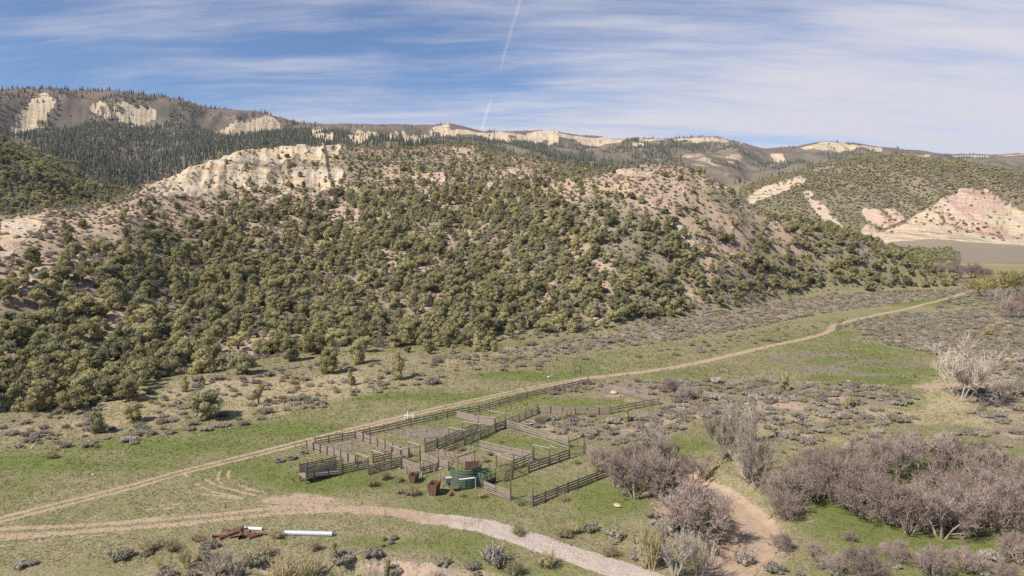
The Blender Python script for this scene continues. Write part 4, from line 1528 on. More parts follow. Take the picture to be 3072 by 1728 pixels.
# low brush between the junipers
X, Y = scatter(80000, 130, 900, -0.88, 0.88, rng)
fr = samp(front, X, Y)
u, v = proj(X, Y, samp(Z, X, Y))
rk = samp(B[..., 0], X, Y)
dn = 1.0 * (1 - 0.92 * sstep(.25, .6, rk)) * (0.45 + 1.0 * fbm(X / 30, Y / 30, 3, 205))
ok = (fr > 0.15) & (rng.uniform(0, 1, len(X)) < dn) & visible(X, Y, 1.5, 2) & (u > -200) & (u < 3250)
X, Y = X[ok], Y[ok]
h = rng.uniform(0.8, 2.4, len(X))
k = thin(X, Y, h * 1.05)
X, Y, h = X[k], Y[k], h[k]
g = rng.uniform(0, 1, len(X)) < 0.30
instances('hill_brush', 'low green brush scattered over the soil of the near hill', X[~g], Y[~g], h[~g], BRUSH, rng, .08)
instances('grey_brush', 'leafless grey brush scattered among the hillside junipers', X[g], Y[g], h[g] * 1.15, GREYB, rng, .08)
NB = len(X)

# woodland of the far slopes
X, Y = scatter(330000, 430, 4300, -0.86, 0.86, rng)
fm = samp(farm, X, Y)
u, v = proj(X, Y, samp(Z, X, Y))
rk = samp(B[..., 0], X, Y)
rimY = np.interp(X / Y, SG, CY[8])
den = fbm(X / 190, Y / 300, 4, 207)
den2 = fbm(X / 60, Y / 90, 3, 209)
left = 1 - sstep(900, 1900, u)
dn = sstep(0.46 - 0.20 * left, 0.60 - 0.18 * left, den * .7 + den2 * .3 + .05 * sstep(-700, -100, Y - rimY) - .10 * sstep(420, 500, v) * (u > 1700))
dn = np.where((Y < 1000) & (u < 420), np.maximum(dn, .92), dn)
dn *= 1 - 0.96 * sstep(.3, .6, rk)
dn *= np.where(Y - rimY > -90, 1.25 * (fbm(X / 130, X / 130 + 9, 3, 215) > .50), 1)
dn *= 1 - 0.93 * sstep(-10, 60, Y - rimY)
dn = np.maximum(dn, 0.12 * (np.abs(Y - rimY - 12) < 20) * (fbm(X / 60, X / 60 + 3, 2, 211) > .5))
dn = np.clip(dn * (0.95 - 0.25 * sstep(1400, 1800, u)), 0, 1)
ok = (fm > .3) & (rng.uniform(0, 1, len(X)) < dn) & visible(X, Y, 12, 4) & (u > -150) & (u < 3220)
X, Y, u, rimY = X[ok], Y[ok], u[ok], rimY[ok]
h = rng.uniform(6, 20, len(X)) * rng.uniform(.75, 1.1, len(X)) * np.where(Y < 1000, 0.75, 1)
k = thin(X, Y, np.where(Y < 1000, 4.4, np.where(u < 900, 5.6, 6.4)))
X, Y, h, u = X[k], Y[k], h[k], u[k]
asp = (rng.uniform(0, 1, len(X)) < 0.28) & (fbm(X / 150, Y / 200, 3, 213) > 0.45)
nearc = (Y < 1050) & ~asp
instances('conifer_forest', 'dark conifer forest on the canyon slopes and escarpment', X[~asp & ~nearc], Y[~asp & ~nearc], h[~asp & ~nearc], CONI, rng, .02, (.8, 1.25))
instances('aspen_woods', 'leafless grey aspen woods between the far conifers', X[asp], Y[asp], h[asp] * .8, ASP, rng, .02)
instances('canyon_woodland', 'dark woodland on the canyon hill at the left', X[nearc], Y[nearc], h[nearc] * .66, CONI + CONI + FARJ[:1], rng, .03, (1.1, 1.7))
NF = len(X)
# brush on the far slopes
X, Y = scatter(60000, 900, 4100, -0.86, 0.86, rng)
fm = samp(farm, X, Y)
rk = samp(B[..., 0], X, Y)
u, v = proj(X, Y, samp(Z, X, Y))
ok = (fm > .3) & (rk < .35) & visible(X, Y, 4, 2) & (rng.uniform(0, 1, len(X)) < .30 * (fbm(X / 90, Y / 140, 3, 217) > .47)) & (u > -150) & (u < 3220)
X, Y = X[ok], Y[ok]
h = rng.uniform(2.5, 5.0, len(X))
instances('far_brush', 'purple grey oak brush on the far escarpment slopes', X, Y, h, GREYB[:2], rng, .1)
NFB = len(X)
# scrub on the hill to the right
X, Y = scatter(80000, 950, 1700, 0.25, 0.90, rng)
rh = samp(rhill, X, Y)
rk = samp(B[..., 0], X, Y)
u, v = proj(X, Y, samp(Z, X, Y))
dn = (0.25 + 1.2 * sstep(.36, .62, fbm(X / 80, Y / 120, 4, 219))) * (1 - .955 * sstep(.2, .55, rk))
ok = (rh > .25) & (rng.uniform(0, 1, len(X)) < dn) & visible(X, Y, 4, 2) & (u < 3250)
X, Y = X[ok], Y[ok]
h = rng.uniform(2.6, 6.4, len(X))
k = thin(X, Y, h * 0.85)
X, Y, h = X[k], Y[k], h[k]
g = rng.uniform(0, 1, len(X)) < .3
instances('hill_scrub', 'green juniper scrub dotting the broad hill at the right', X[~g], Y[~g], h[~g], FARJ, rng, .05, (1.0, 1.5))
instances('hill_oak_brush', 'grey leafless oak brush on the broad hill at the right', X[g], Y[g], h[g] * .8, GREYB[:2], rng, .08)


# ------------------------------------------------------------------ valley plants
def in_poly(u, v, pts):
    pts = np.array(pts, float)
    ins = np.zeros(u.shape, bool)
    for i in range(len(pts)):
        ax, ay = pts[i]
        bx, by = pts[(i + 1) % len(pts)]
        c = ((ay > v) != (by > v))
        with np.errstate(divide='ignore', invalid='ignore'):
            ins ^= c & (u < (bx - ax) * (v - ay) / (by - ay) + ax)
    return ins


# sagebrush: where it grows on the valley floor (patches found by their ground points)
SAGE_ZONES = [
    (1.00, [(1640, 1190), (1700, 1160), (1760, 1150), (2000, 1142), (2350, 1140), (2600, 1152), (2720, 1180), (2760, 1200), (2560, 1262), (2300, 1270), (2080, 1250), (1990, 1330),
            (1830, 1335), (1650, 1300), (1560, 1275), (1640, 1255), (1830, 1262), (1990, 1235), (2000, 1200), (1800, 1172)]),
    (1.00, [(2570, 985), (2700, 945), (2850, 935), (3120, 905), (3120, 1040), (2900, 1085), (2830, 1075), (2740, 1050), (2590, 1020)]),
    (0.38, [(1400, 1075), (1550, 1040), (1750, 1010), (2000, 955), (2200, 925), (2500, 880), (2850, 868), (2900, 880), (2750, 905), (2600, 925), (2450, 945), (2300, 975),
            (2100, 1010), (1900, 1040), (1700, 1065), (1500, 1095)]),
    (0.35, [(2880, 1090), (3120, 1050), (3120, 1340), (3000, 1330), (2950, 1260), (2880, 1230)]),
    (0.60, [(2300, 1255), (2700, 1235), (2760, 1265), (2500, 1300), (2330, 1320), (2250, 1300)]),
    (0.22, [(2350, 1300), (3120, 1290), (3120, 1360), (2600, 1345), (2300, 1370)]),
    (0.16, [(0, 1230), (400, 1180), (700, 1120), (1000, 1085), (1400, 1070), (1700, 1080), (1850, 1060), (1650, 1110), (1400, 1130), (1000, 1215), (600, 1310), (250, 1350), (0, 1370)]),
    (0.30, [(0, 1250), (250, 1230), (420, 1250), (500, 1290), (330, 1330), (0, 1330)]),
    (0.85, [(560, 1700), (700, 1680), (900, 1660), (1100, 1650), (1250, 1655), (1400, 1690), (1500, 1720), (1560, 1760), (560, 1760)]),
    (0.12, [(0, 1690), (300, 1640), (600, 1620), (900, 1650), (600, 1760), (0, 1760)]),
    (0.35, [(1640, 1560), (1900, 1540), (2060, 1570), (2080, 1650), (1950, 1690), (1780, 1630)]),
    (0.28, [(2330, 1640), (2560, 1640), (3120, 1650), (3120, 1760), (2300, 1760)]),
    (0.10, [(1900, 1090), (2500, 1000), (2700, 960), (2650, 940), (2300, 990), (1900, 1060)]),
    (0.25, [(2900, 840), (3120, 850), (3120, 905), (2800, 930), (2850, 890)]),
]
X, Y = scatter(130000, 76, 560, -0.82, 0.82, rng)
u, v = proj(X, Y, samp(Z, X, Y))
dn = np.zeros(len(X))
for w, pts in SAGE_ZONES:
    dn = np.maximum(dn, w * in_poly(u, v, pts))
cl_ = fbm(X / 9, Y / 9, 3, 231)
dn *= np.clip(0.35 + 2.6 * (cl_ - 0.33), 0, 1)
dn *= (samp(trackm, X, Y) < .25) & (samp(gravm, X, Y) < .2) & (samp(washm, X, Y) < .3) & (samp(dirtm, X, Y) < .4)
ok = rng.uniform(0, 1, len(X)) < dn
X, Y, u, v = X[ok], Y[ok], u[ok], v[ok]
h = rng.uniform(0.5, 1.45, len(X)) * np.where(rng.uniform(0, 1, len(X)) < .1, 1.5, 1)
k = thin(X, Y, h * 1.12)
X, Y, u, v, h = X[k], Y[k], u[k], v[k], h[k]
app = h / Y * ((u > 0) & (u < 3072) & (v < 1728))
order = np.argsort(-app)
big, rest = order[:270], order[270:]
instances('sagebrush_flats', 'grey purple sagebrush covering the valley right of the corral', X[rest], Y[rest], h[rest] * 1.25, SAGE + RAB[:2] + GREYB[:2] + BRUSH[:1], rng, .05, (.9, 1.35))


def sage_label(u, v, h):
    size = 'large' if h > 1.3 else 'small' if h < .8 else 'mid-sized'
    if v > 1640:
        wh = ('below the bank at the lower left' if u < 520 else 'on the bank below the rusty scrap' if u < 800 else 'on the bank below the white culvert' if u < 1050 else 'on the bank below the brown stumps' if u < 1300 else
              'between bank and gravel road' if u < 1700 else 'beside the dry wash' if u < 2330 else 'in the grass below the arched oaks' if u < 2650 else 'in the lower right grass')
    elif v > 1480:
        wh = 'on the slope between corral and dry wash' if u < 2200 else 'in the grass by the oaks'
    elif u < 1450:
        wh = ('in the far left meadow' if u < 250 else 'around the lone meadow junipers' if u < 700 else 'in the straw grass above the track' if u < 1100 else 'in the grass above the back fence') + (' near the green strip' if v > 1230 else ' near the woodland' if v < 1150 else '')
    elif u < 2060 and v > 1150:
        wh = ('beside the stock tank' if u < 1640 else 'below the bent plank fence' if u < 1760 else 'between bent fence and bare oaks' if u < 1880 else 'outside the upper pen corner') + (' close to the fence' if v < 1270 else ' close to the oaks' if v > 1310 else '')
    elif v < 1100:
        wh = 'on the slope foot above the wire fence' if u < 2100 else 'where the track bends' if u < 2600 else 'right of the far track'
    elif u < 2800:
        wh = ('behind the far corral corner' if u < 2120 else 'below the wooden fence brace' if u < 2260 else 'around the small bright juniper' if u < 2420 else 'around the dark juniper sapling' if u < 2600 else 'below the field corner post')
        wh += ' along the wire fence' if v < 1165 else ' at the lower patch edge' if v > 1235 else ' in mid patch'
    else:
        wh = 'around the biggest cottonwood' if v > 1120 else 'at the right edge above the cottonwood'
    return f'{size} grey sagebrush {wh}'


for i in big:
    o = single('sagebrush', SAGE[int(rng.integers(len(SAGE)))], (X[i], Y[i], gz(X[i], Y[i]) - .05), rng.uniform(0, 6.28), (h[i] * rng.uniform(1.15, 1.6), h[i] * rng.uniform(1.15, 1.6), h[i] * 1.2))
    tag(o, sage_label(u[i], v[i], h[i]), 'sagebrush', 'sagebrush of the valley floor')
NSG = len(X)

# rabbitbrush clumps, one by one
for (uu, vv, vt, lab) in (
        (1118, 1458, 1430, 'round straw-topped rabbitbrush in front of the alley fence'), (1153, 1438, 1408, 'wide straw-topped rabbitbrush against the alley fence'),
        (1198, 1446, 1424, 'low green rabbitbrush left of the smaller rusty bin'), (1200, 1480, 1458, 'dark low rabbitbrush left of the yellow-sided bin'),
        (1235, 1486, 1452, 'upright brown rabbitbrush left of the yellow-sided bin'), (1366, 1472, 1448, 'brown weedy bush in front of the green tub'),
        (1388, 1490, 1474, 'small yellowish rabbitbrush before the green tub'), (1445, 1492, 1472, 'orange-tinted rabbitbrush at the end of the short plank fence'),
        (1475, 1475, 1455, 'bush growing through the short plank fence'), (1385, 1352, 1336, 'yellow rabbitbrush inside the pen by the light green gate'),
        (1460, 1385, 1370, 'yellowish clump in the pen above the squeeze chute'), (1470, 1366, 1350, 'straw clump under the middle plank fence'),
        (1503, 1328, 1316, 'small straw clump in the pen below the stock tank'), (1690, 1500, 1474, 'wide dry bush outside the front right fence'),
        (1560, 1515, 1497, 'dry grey bush in front of the green gate at the corner'), (1730, 1392, 1378, 'low grey sage inside the right pen'),
        (445, 1655, 1622, 'straw-topped rabbitbrush left of the rusty scrap pile'), (515, 1652, 1618, 'wide straw-topped rabbitbrush beside the rusty scrap pile'),
        (585, 1618, 1594, 'rabbitbrush just left of the scrap pile end'), (830, 1615, 1586, 'rabbitbrush at the left mouth of the white culvert'),
        (800, 1668, 1632, 'dry bush below the rusty scrap pile'), (945, 1650, 1620, 'small dry bush below the white culvert'),
        (155, 1375, 1350, 'pale dry bush at the left meadow edge'), (1615, 1268, 1245, 'brown bush behind the stock tank'),
        (1700, 1252, 1222, 'tall brown bush beside the bent plank fence'), (1770, 1250, 1228, 'grey bush leaning on the bent plank fence'),
        (1555, 1605, 1570, 'bushy plant above the gravel road bend'), (1690, 1612, 1575, 'green-brown bush right of the gravel road'),
        (1720, 1600, 1565, 'darker bush on the slope right of the gravel road'), (1830, 1668, 1630, 'low green bush beside the gravel road'),
        (1475, 1698, 1612, 'tall grey bare bush on the bank left of the gravel road'), (1640, 1700, 1652, 'grey bush left of the gravel road'),
        (1545, 1725, 1680, 'low grey bush at the lower edge by the gravel road'), (2238, 1695, 1632, 'green-grey bush standing in the dry wash')):
    P = hit(uu, vv)
    hh = max(0.5, height_px(P, vt))
    tall = hh > 2.6
    o = single('rabbitbrush', (GREYB if tall else RAB)[int(rng.integers(4))], (P.x, P.y, P.z - .04), rng.uniform(0, 6.28), (hh * (.8 if tall else 1.15), hh * (.8 if tall else 1.15), hh * 1.1))
    tag(o, lab, 'bush')

# bare oaks
OAKS = [
    (1850, 1462, 1345, 0, 1.1, 'bare oak hiding the end of the right fence'), (1905, 1494, 1352, 1, 1.0, 'bare oak with several pale stems left of the dry wash'),
    (1965, 1488, 1340, 2, 1.05, 'bare oak in the middle of the left thicket'), (2018, 1464, 1345, 3, 1.0, 'bare oak behind the dark round oak bush'),
    (2085, 1452, 1350, 1, 1.0, 'bare oak at the wash end of the left thicket'), (1890, 1420, 1318, 3, 1.1, 'tall bare oak at the back of the left thicket'),
    (1960, 1400, 1310, 0, 1.1, 'pale bare oak behind the left thicket'), (1800, 1415, 1335, 2, 1.0, 'bare oak beside the corral corner gate'),
    (2098, 1606, 1458, 10, 1.35, 'dense dark round oak bush overhanging the dry wash'), (2075, 1575, 1470, 11, 1.2, 'low oak bush behind the dark round one'),
    (2355, 1556, 1475, 12, 1.3, 'low grey oak bush at the arch end beside the wash'), (2370, 1510, 1395, 10, 1.1, 'spreading oak on the left shoulder of the arched thicket'),
    (2440, 1490, 1370, 11, 1.2, 'spreading oak at the top of the arched thicket'), (2520, 1505, 1372, 12, 1.25, 'arched oak above the bright grass'),
    (2600, 1500, 1385, 10, 1.2, 'oak leaning over fallen branches in the thicket'), (2575, 1545, 1440, 11, 1.25, 'low spreading oak in the thicket middle'),
    (2633, 1440, 1305, 0, .9, 'tall oak with pale trunks at the back of the thicket'), (2676, 1455, 1300, 1, .85, 'slender oak with one bright trunk in the thicket gap'),
    (2748, 1420, 1295, 2, 1.0, 'oak with bright trunk at the thicket back row'), (2700, 1405, 1292, 3, 1.0, 'oak behind the bright trunk in the back row'),
    (2590, 1420, 1300, 3, 1.0, 'bare oak at the left end of the back row'), (2820, 1412, 1292, 0, 1.1, 'oak in the middle of the back row'),
    (2880, 1425, 1300, 1, 1.1, 'oak right of the middle of the back row'), (2935, 1450, 1330, 2, 1.0, 'back row oak left of the twin pale trunks'),
    (2968, 1459, 1340, 3, 1.0, 'oak with twin pale trunks at the right of the thicket'), (3040, 1470, 1345, 0, 1.1, 'bare oak at the right end of the back row'),
    (3085, 1500, 1365, 1, 1.1, 'bare oak cut by the right picture edge'), (2660, 1570, 1435, 12, 1.15, 'oak bush right of the fallen branches'),
    (2726, 1602, 1460, 0, 1.05, 'front row oak with black shadow on the grass'), (2775, 1590, 1440, 2, 1.0, 'front row oak behind the thick pale trunk'),
    (2822, 1613, 1430, 1, 1.0, 'front row oak with the thick pale trunk'), (2870, 1590, 1440, 3, 1.0, 'front row oak right of the thick pale trunk'),
    (2908, 1598, 1455, 0, 1.0, 'front row oak left of the corner oaks'), (2984, 1594, 1450, 2, 1.05, 'front row oak near the right edge'),
    (3055, 1594, 1430, 3, 1.05, 'front row oak at the right picture edge'), (2830, 1530, 1395, 12, 1.1, 'oak between the front and back rows'),
    (2950, 1535, 1400, 11, 1.1, 'spreading oak between the rows at the right'), (2440, 1395, 1345, 10, 1.3, 'low oak clump on the slope left of the back row'),
    (2510, 1410, 1340, 12, 1.2, 'low oak beside the back row'), (2300, 1475, 1415, 11, 1.1, 'small oak bush at the foot of the pale cottonwood'),
    (2830, 833, 792, 10, 1.3, 'left oak of the distant brown thicket in the green field'), (2875, 833, 788, 11, 1.3, 'middle oak of the distant brown thicket'),
    (2920, 834, 790, 12, 1.3, 'right oak of the distant brown thicket'), (2955, 838, 803, 10, 1.2, 'end oak of the distant brown thicket'), (2850, 836, 798, 12, 1.2, 'front oak of the distant brown thicket'),
    (3040, 955, 895, 12, 1.2, 'dark oak in the sage at the right edge'), (3085, 940, 870, 11, 1.2, 'oak at the right edge above the sage'),
    (2945, 1095, 1052, 10, 1.2, 'dark oak bush right of the big bare cottonwood'), (2010, 1180, 1125, 11, .8, 'dark leaning oak bush on the green patch behind the corral'),
    (2060, 1200, 1160, 10, 1.3, 'low oak bush in the sage behind the corral')]
for (uu, vv, vt, kk, wid, lab) in OAKS:
    P = hit(uu, vv)
    hh = height_px(P, vt)
    place_tree('bare_oak', OAKW[kk - 10] if kk >= 10 else OAK[kk], (P.x, P.y, P.z - .05), hh * (1.12 if kk < 10 else 1.25), rng.uniform(0, 6.28), lab, 'oak', 'leafless oaks along the wash' if uu > 1700 and vv > 1290 else None, wid * (.82 if kk < 10 else .76))

# cottonwoods and willows
for (uu, vv, vt, kk, wid, lab, nm) in (
        (2160, 1388, 1238, 0, .85, 'tall pale leafless cottonwood behind the dry wash', 'cottonwood_tree'), (2268, 1465, 1290, 1, .9, 'pale grey cottonwood with twisted limbs at the wash', 'cottonwood_tree'),
        (2243, 1330, 1212, 2, 1.0, 'slender bone-white cottonwood behind the twisted one', 'cottonwood_tree'), (2205, 1370, 1255, 2, .9, 'thin grey cottonwood between the two pale ones', 'cottonwood_tree'),
        (2245, 1455, 1350, 0, 1.0, 'grey bushy cottonwood at the foot of the twisted one', 'cottonwood_tree'), (2879, 1200, 1044, 1, 1.15, 'biggest bare cottonwood with a fan of pale branches beside the field', 'cottonwood_tree'),
        (2905, 1190, 1090, 0, 1.1, 'bare cottonwood merging into the biggest one from the right', 'cottonwood_tree'), (3003, 1210, 1135, 2, .9, 'small pale cottonwood right of the leaning dead trunk', 'cottonwood_tree'),
        (1985, 1400, 1290, 0, 1.0, 'pale cottonwood rising behind the left oak thicket', 'cottonwood_tree'), (3040, 1190, 1140, 1, 1.1, 'pale small cottonwood at the right edge', 'cottonwood_tree')):
    P = hit(uu, vv)
    place_tree(nm, COT[kk], (P.x, P.y, P.z - .05), height_px(P, vt) * 1.08, rng.uniform(0, 6.28), lab, 'cottonwood', None, wid)
for (uu, vv, vt, kind, kk, wid, lab, nm, cat) in (
        (2025, 1722, 1580, PWIL, 0, .9, 'pale leafless shrub in front of the gravel road end', 'bare_shrub', 'shrub'), (1955, 1712, 1600, WIL, 0, .8, 'straw-coloured willow left of the pale shrub', 'willow', 'willow'),
        (2095, 1740, 1615, PWIL, 1, .8, 'pale twiggy shrub at the lower edge beside the wash', 'bare_shrub', 'shrub'), (1930, 1745, 1640, WIL, 1, .9, 'straw-coloured willow at the lower edge by the gravel road', 'willow', 'willow'),
        (650, 1725, 1645, PWIL, 1, 1.2, 'pale bare shrub on the bank under the scrap pile', 'bare_shrub', 'shrub'), (560, 1735, 1660, WIL, 2, 1.2, 'straw willow left of the pale bare shrub', 'willow', 'willow'),
        (700, 1740, 1665, PWIL, 0, 1.0, 'grey bare shrub right of the pale one on the bank', 'bare_shrub', 'shrub'), (850, 1745, 1690, WIL, 0, 1.5, 'low straw willow clump on the earth bank', 'willow', 'willow'),
        (920, 1742, 1690, WIL, 1, 1.4, 'straw willow clump below the juniper bush', 'willow', 'willow'), (480, 1745, 1680, WIL, 1, 1.4, 'straw willow at the lower left bank', 'willow', 'willow'),
        (2945, 890, 822, YWIL, 0, 1.2, 'yellow green budding willow at the track end', 'willow', 'willow'), (3000, 885, 815, YWIL, 1, 1.2, 'second yellow green budding willow near the right edge', 'willow', 'willow'),
        (2925, 868, 830, YWIL, 1, 1.3, 'small yellow green willow by the field', 'willow', 'willow'), (3060, 880, 800, YWIL, 0, 1.2, 'tall yellow willow at the right edge', 'willow', 'willow'),
        (3025, 850, 800, YWIL, 1, 1.2, 'pale yellow willow behind the budding ones', 'willow', 'willow'), (2980, 905, 862, PWIL, 0, 1.3, 'pinkish bare shrub below the budding willows', 'bare_shrub', 'shrub'),
        (3010, 920, 870, PWIL, 1, 1.3, 'grey bare shrub below the budding willows', 'bare_shrub', 'shrub')):
    P = hit(uu, min(vv, 1727)) if vv <= 1727 else None
    if P is None:
        x_, y_ = ground_hit(uu, vv, -1.5)
        P = Vector((x_, y_, gz(x_, y_)))
    place_tree(nm, kind[kk], (P.x, P.y, P.z - .05), height_px(P, vt) * 1.05, rng.uniform(0, 6.28), lab, cat, None, wid)
# big grey bushes in the lower right grass
for n_, (uu, vv, vt, lab) in enumerate((
        (2590, 1745, 1640, 'big grey bare bush left of the others in the lower right grass'), (2690, 1690, 1622, 'grey bush just below the oak shadows'), (2800, 1735, 1640, 'tall narrow grey bush in the lower right grass'),
        (2890, 1720, 1640, 'wide grey bush in the lower right grass'), (3010, 1745, 1680, 'grey bush in the lower right corner'), (2500, 1720, 1660, 'small grey bush beside the bare earth'),
        (2440, 1670, 1625, 'grey bush on the bare earth right of the wash'), (3060, 1690, 1600, 'grey bush below the corner oaks at the right edge'), (2550, 1625, 1590, 'low grey bush beneath the arch of oaks'),
        (2640, 1740, 1690, 'low lilac-grey bush at the lower edge'), (2345, 1650, 1600, 'brown bush on the wash bank'))):
    x_, y_ = ground_hit(uu, vv, 0)
    P = Vector((x_, y_, gz(x_, y_)))
    place_tree('bare_bush', OAKW[n_ % 3], (P.x, P.y, P.z - .05), height_px(P, vt) * 1.25, rng.uniform(0, 6.28), lab, 'bush', None, .8)

# dead trunks, branches and rocks ------------------------------------------------
def log_mesh(seed, L, r, forks=2):
    rg = random.Random(seed)
    mb = MB()
    p = Vector((0, 0, 0))
    d_ = Vector((1, 0, 0))
    for k in range(4):
        q = p + d_ * (L / 4)
        mb.tube(p, q, r * (1 - .2 * k), r * (1 - .2 * (k + 1)), 6)
        if k and k <= forks:
            mb.tube(q, q + (d_ + Vector((0, rg.uniform(-.9, .9), rg.uniform(0, .6)))) * L * .22, r * .5, r * .15, 5)
        p = q
        d_ = (d_ + Vector((0, rg.uniform(-.25, .25), rg.uniform(-.05, .1)))).normalized()
    return mb.mesh(f'dead_branch_{seed}', [M_DEAD])


M_DEAD = bark_mat('bleached_wood', (0.46, 0.40, 0.35), (0.66, 0.60, 0.54))
M_DARKW = bark_mat('dark_bark', (0.09, 0.07, 0.06), (0.20, 0.165, 0.14))
for k_, (u0, v0, u1, v1, r, lift, lab) in enumerate((
        (2468, 1508, 2520, 1490, .10, .25, 'pale fallen branch under the arched oak'), (2510, 1520, 2560, 1512, .08, .3, 'second pale fallen branch under the arched oak'),
        (2680, 1482, 2745, 1500, .10, .7, 'long bleached branch lying in the thicket gap'), (1042, 1672, 1086, 1658, .10, .2, 'bleached forked branch on the bank'),
        (1020, 1645, 1060, 1641, .04, .05, 'thin pale stick in the grass below the culvert'), (2420, 1568, 2445, 1565, .06, .05, 'short white stick on the bright grass'),
        (2925, 1668, 2965, 1660, .06, .05, 'forked white branch in the lower right grass'), (2960, 1700, 2985, 1704, .06, .05, 'short white log in the lower right grass'),
        (94, 1352, 108, 1322, .16, .9, 'bleached leaning stump in the left meadow'), (2990, 1232, 3010, 1228, .07, .1, 'pale bent stick near the leaning dead trunk'),
        (2710, 1128, 2732, 1136, .06, .1, 'curved white branch on the field edge'), (1652, 1338, 1670, 1346, .07, .05, 'pale board lying in the yellow grass of the pen'),
        (1708, 1476, 1727, 1478, .06, .05, 'white scrap of wood outside the front right fence'))):
    P0, P1 = hit(u0, v0), hit(u1, v1)
    L = max((P1 - P0).length, .6)
    if k_ == 8:
        L = 1.9
        P1 = P0 + Vector((0.9, 0.3, 1.4))
    o = single('dead_branch', log_mesh(400 + k_, L, r), P0 + Vector((0, 0, r * .7 + lift * .3)))
    dv = P1 - P0
    o.rotation_euler = (0, -math.atan2(dv.z, math.hypot(dv.x, dv.y)), math.atan2(dv.y, dv.x))
    tag(o, lab, 'branch')
# leaning dead trunk by the big cottonwood
P = hit(2952, 1222)
mb = MB()
tip = hit(2905, 1190) + Vector((0, 0, 4.2))
mb.tube((0, 0, -.1), (tip - P) * .55, .34, .26, 7)
mb.tube((tip - P) * .55, tip - P, .26, .12, 6)
o = single('leaning_trunk', mb.mesh('leaning_trunk', [M_DARKW]), P)
tag(o, 'dark leaning dead trunk propped below the biggest cottonwood', 'trunk')
for sgn in (1, -1):
    mb2 = MB()
    a = (tip - P) * .6
    b = a + Vector((1.8 * sgn, .6, 1.0))
    mb2.tube(a, b, .10, .05, 5)
    mb2.tube(b, b + Vector((1.2 * sgn, .2, .9)), .05, .02, 5)
    child('limb', mb2.mesh('limb', [M_DEAD]), o)

# boulders
def rock_mesh(seed):
    rg = np.random.default_rng(seed)
    bm = bmesh.new()
    bmesh.ops.create_icosphere(bm, subdivisions=2, radius=.5)
    dirs_ = unit(rg.normal(size=(7, 3)))
    cut = rg.uniform(.26, .44, 7)
    for vtx in bm.verts:
        p = np.array(vtx.co[:])
        for d_, c_ in zip(dirs_, cut):
            t_ = p @ d_
            if t_ > c_:
                p = p - d_ * (t_ - c_)
        vtx.co = p * np.array([1.25, 1.0, .7])
    me = bpy.data.meshes.new(f'boulder_{seed}')
    bm.to_mesh(me)
    bm.free()
    me.materials.append(M_ROCK)
    return me


M_ROCK, T = new_mat('sandstone_rock')
tcx = T.n('ShaderNodeTexCoord')
oi = T.n('ShaderNodeObjectInfo')
nn = T.noise(tcx.outputs['Object'], 4.0, 4.0, .6)
cc_ = T.mix(nn, (0.40, 0.31, 0.235), (0.62, 0.525, 0.43))
cc_ = T.mix(T.math('MULTIPLY', oi.outputs['Random'], .5), cc_, (0.46, 0.32, 0.235))
finish(M_ROCK, T, cc_, .9, nn, .6, .05)
ROCK = [rock_mesh(500 + k) for k in range(5)]
for n_, (uu, vv, sz, lab) in enumerate((
        (1853, 1520, 1.3, 'flat pale boulder right of the corral corner'), (1795, 1159, 1.6, 'pale flat rock at the open far gate'), (1840, 1180, 2.2, 'long pale rock slab under the far plank fence'),
        (1647, 1132, 1.2, 'pale rock in the green strip above the track'), (1655, 1125, .7, 'small pale rock in the green strip'), (455, 1305, .8, 'pale stone at the edge of the cut bank'),
        (440, 1308, .6, 'small stone at the edge of the cut bank'), (200, 1310, .7, 'stone below the left earth bank'), (600, 1306, .6, 'stone by the bushes in the left meadow'), (280, 1424, .7, 'bare pale stone in the open left meadow'),
        (2548, 1145, 1.1, 'stone on the bank beside the sage'), (1420, 1340, .5, 'small white stone in the pen'), (1320, 1335, .4, 'white stone by the dark alley fence'),
        (1025, 1135, .8, 'pale stone on the bare soil below the woodland'), (835, 1175, .6, 'pale stone in the straw grass'), (690, 1285, .5, 'stone in the dry grass above the strip'))):
    P = hit(uu, vv)
    o = single('boulder', ROCK[n_ % 5], P + Vector((0, 0, .12 * sz)), rng.uniform(0, 6), (sz, sz, sz * .55))
    tag(o, lab, 'rock')
# boulders on the hill
X, Y = scatter(9000, 190, 640, -0.8, 0.8, rng)
u, v = proj(X, Y, samp(Z, X, Y))
ok = (samp(front, X, Y) > .5) & (samp(A[..., 1], X, Y) > .45) & visible(X, Y, .5, 0) & (rng.uniform(0, 1, len(X)) < .35)
X, Y = X[ok], Y[ok]
instances('hill_rocks', 'pale sandstone rubble strewn over the bare soil of the near hill', X, Y, rng.uniform(.5, 2.2, len(X)), ROCK, rng, -.1, (1, 1.6), .3)
# rubble on the cliff foot and in the wash
# grass ------------------------------------------------------------------
X, Y = scatter(95000, 78, 300, -0.80, 0.80, rng, False)
u, v = proj(X, Y, samp(Z, X, Y))
bare = np.maximum.reduce([samp(trackm, X, Y), samp(gravm, X, Y), samp(washm, X, Y), samp(A[..., 1], X, Y) * .8])
ok = (samp(hillm, X, Y) < .6) & (rng.uniform(0, 1, len(X)) > bare * 1.1) & (u > -40) & (u < 3112) & (fbm(X / 1.7, Y / 1.7, 2, 241) > .34)
X, Y = X[ok], Y[ok]
gsz = np.clip(Y / 110, .8, 2.0)
P3 = np.stack([X, Y, samp(Z, X, Y) - .01], 1)
N = len(P3)
gr_ = np.clip(samp(A[..., 0], X, Y) * 1.15 + .12 + rng.normal(0, .16, N) - .8 * samp(A[..., 3], X, Y) - .5 * samp(B[..., 3], X, Y), 0, 1)
gq, gt = [], []
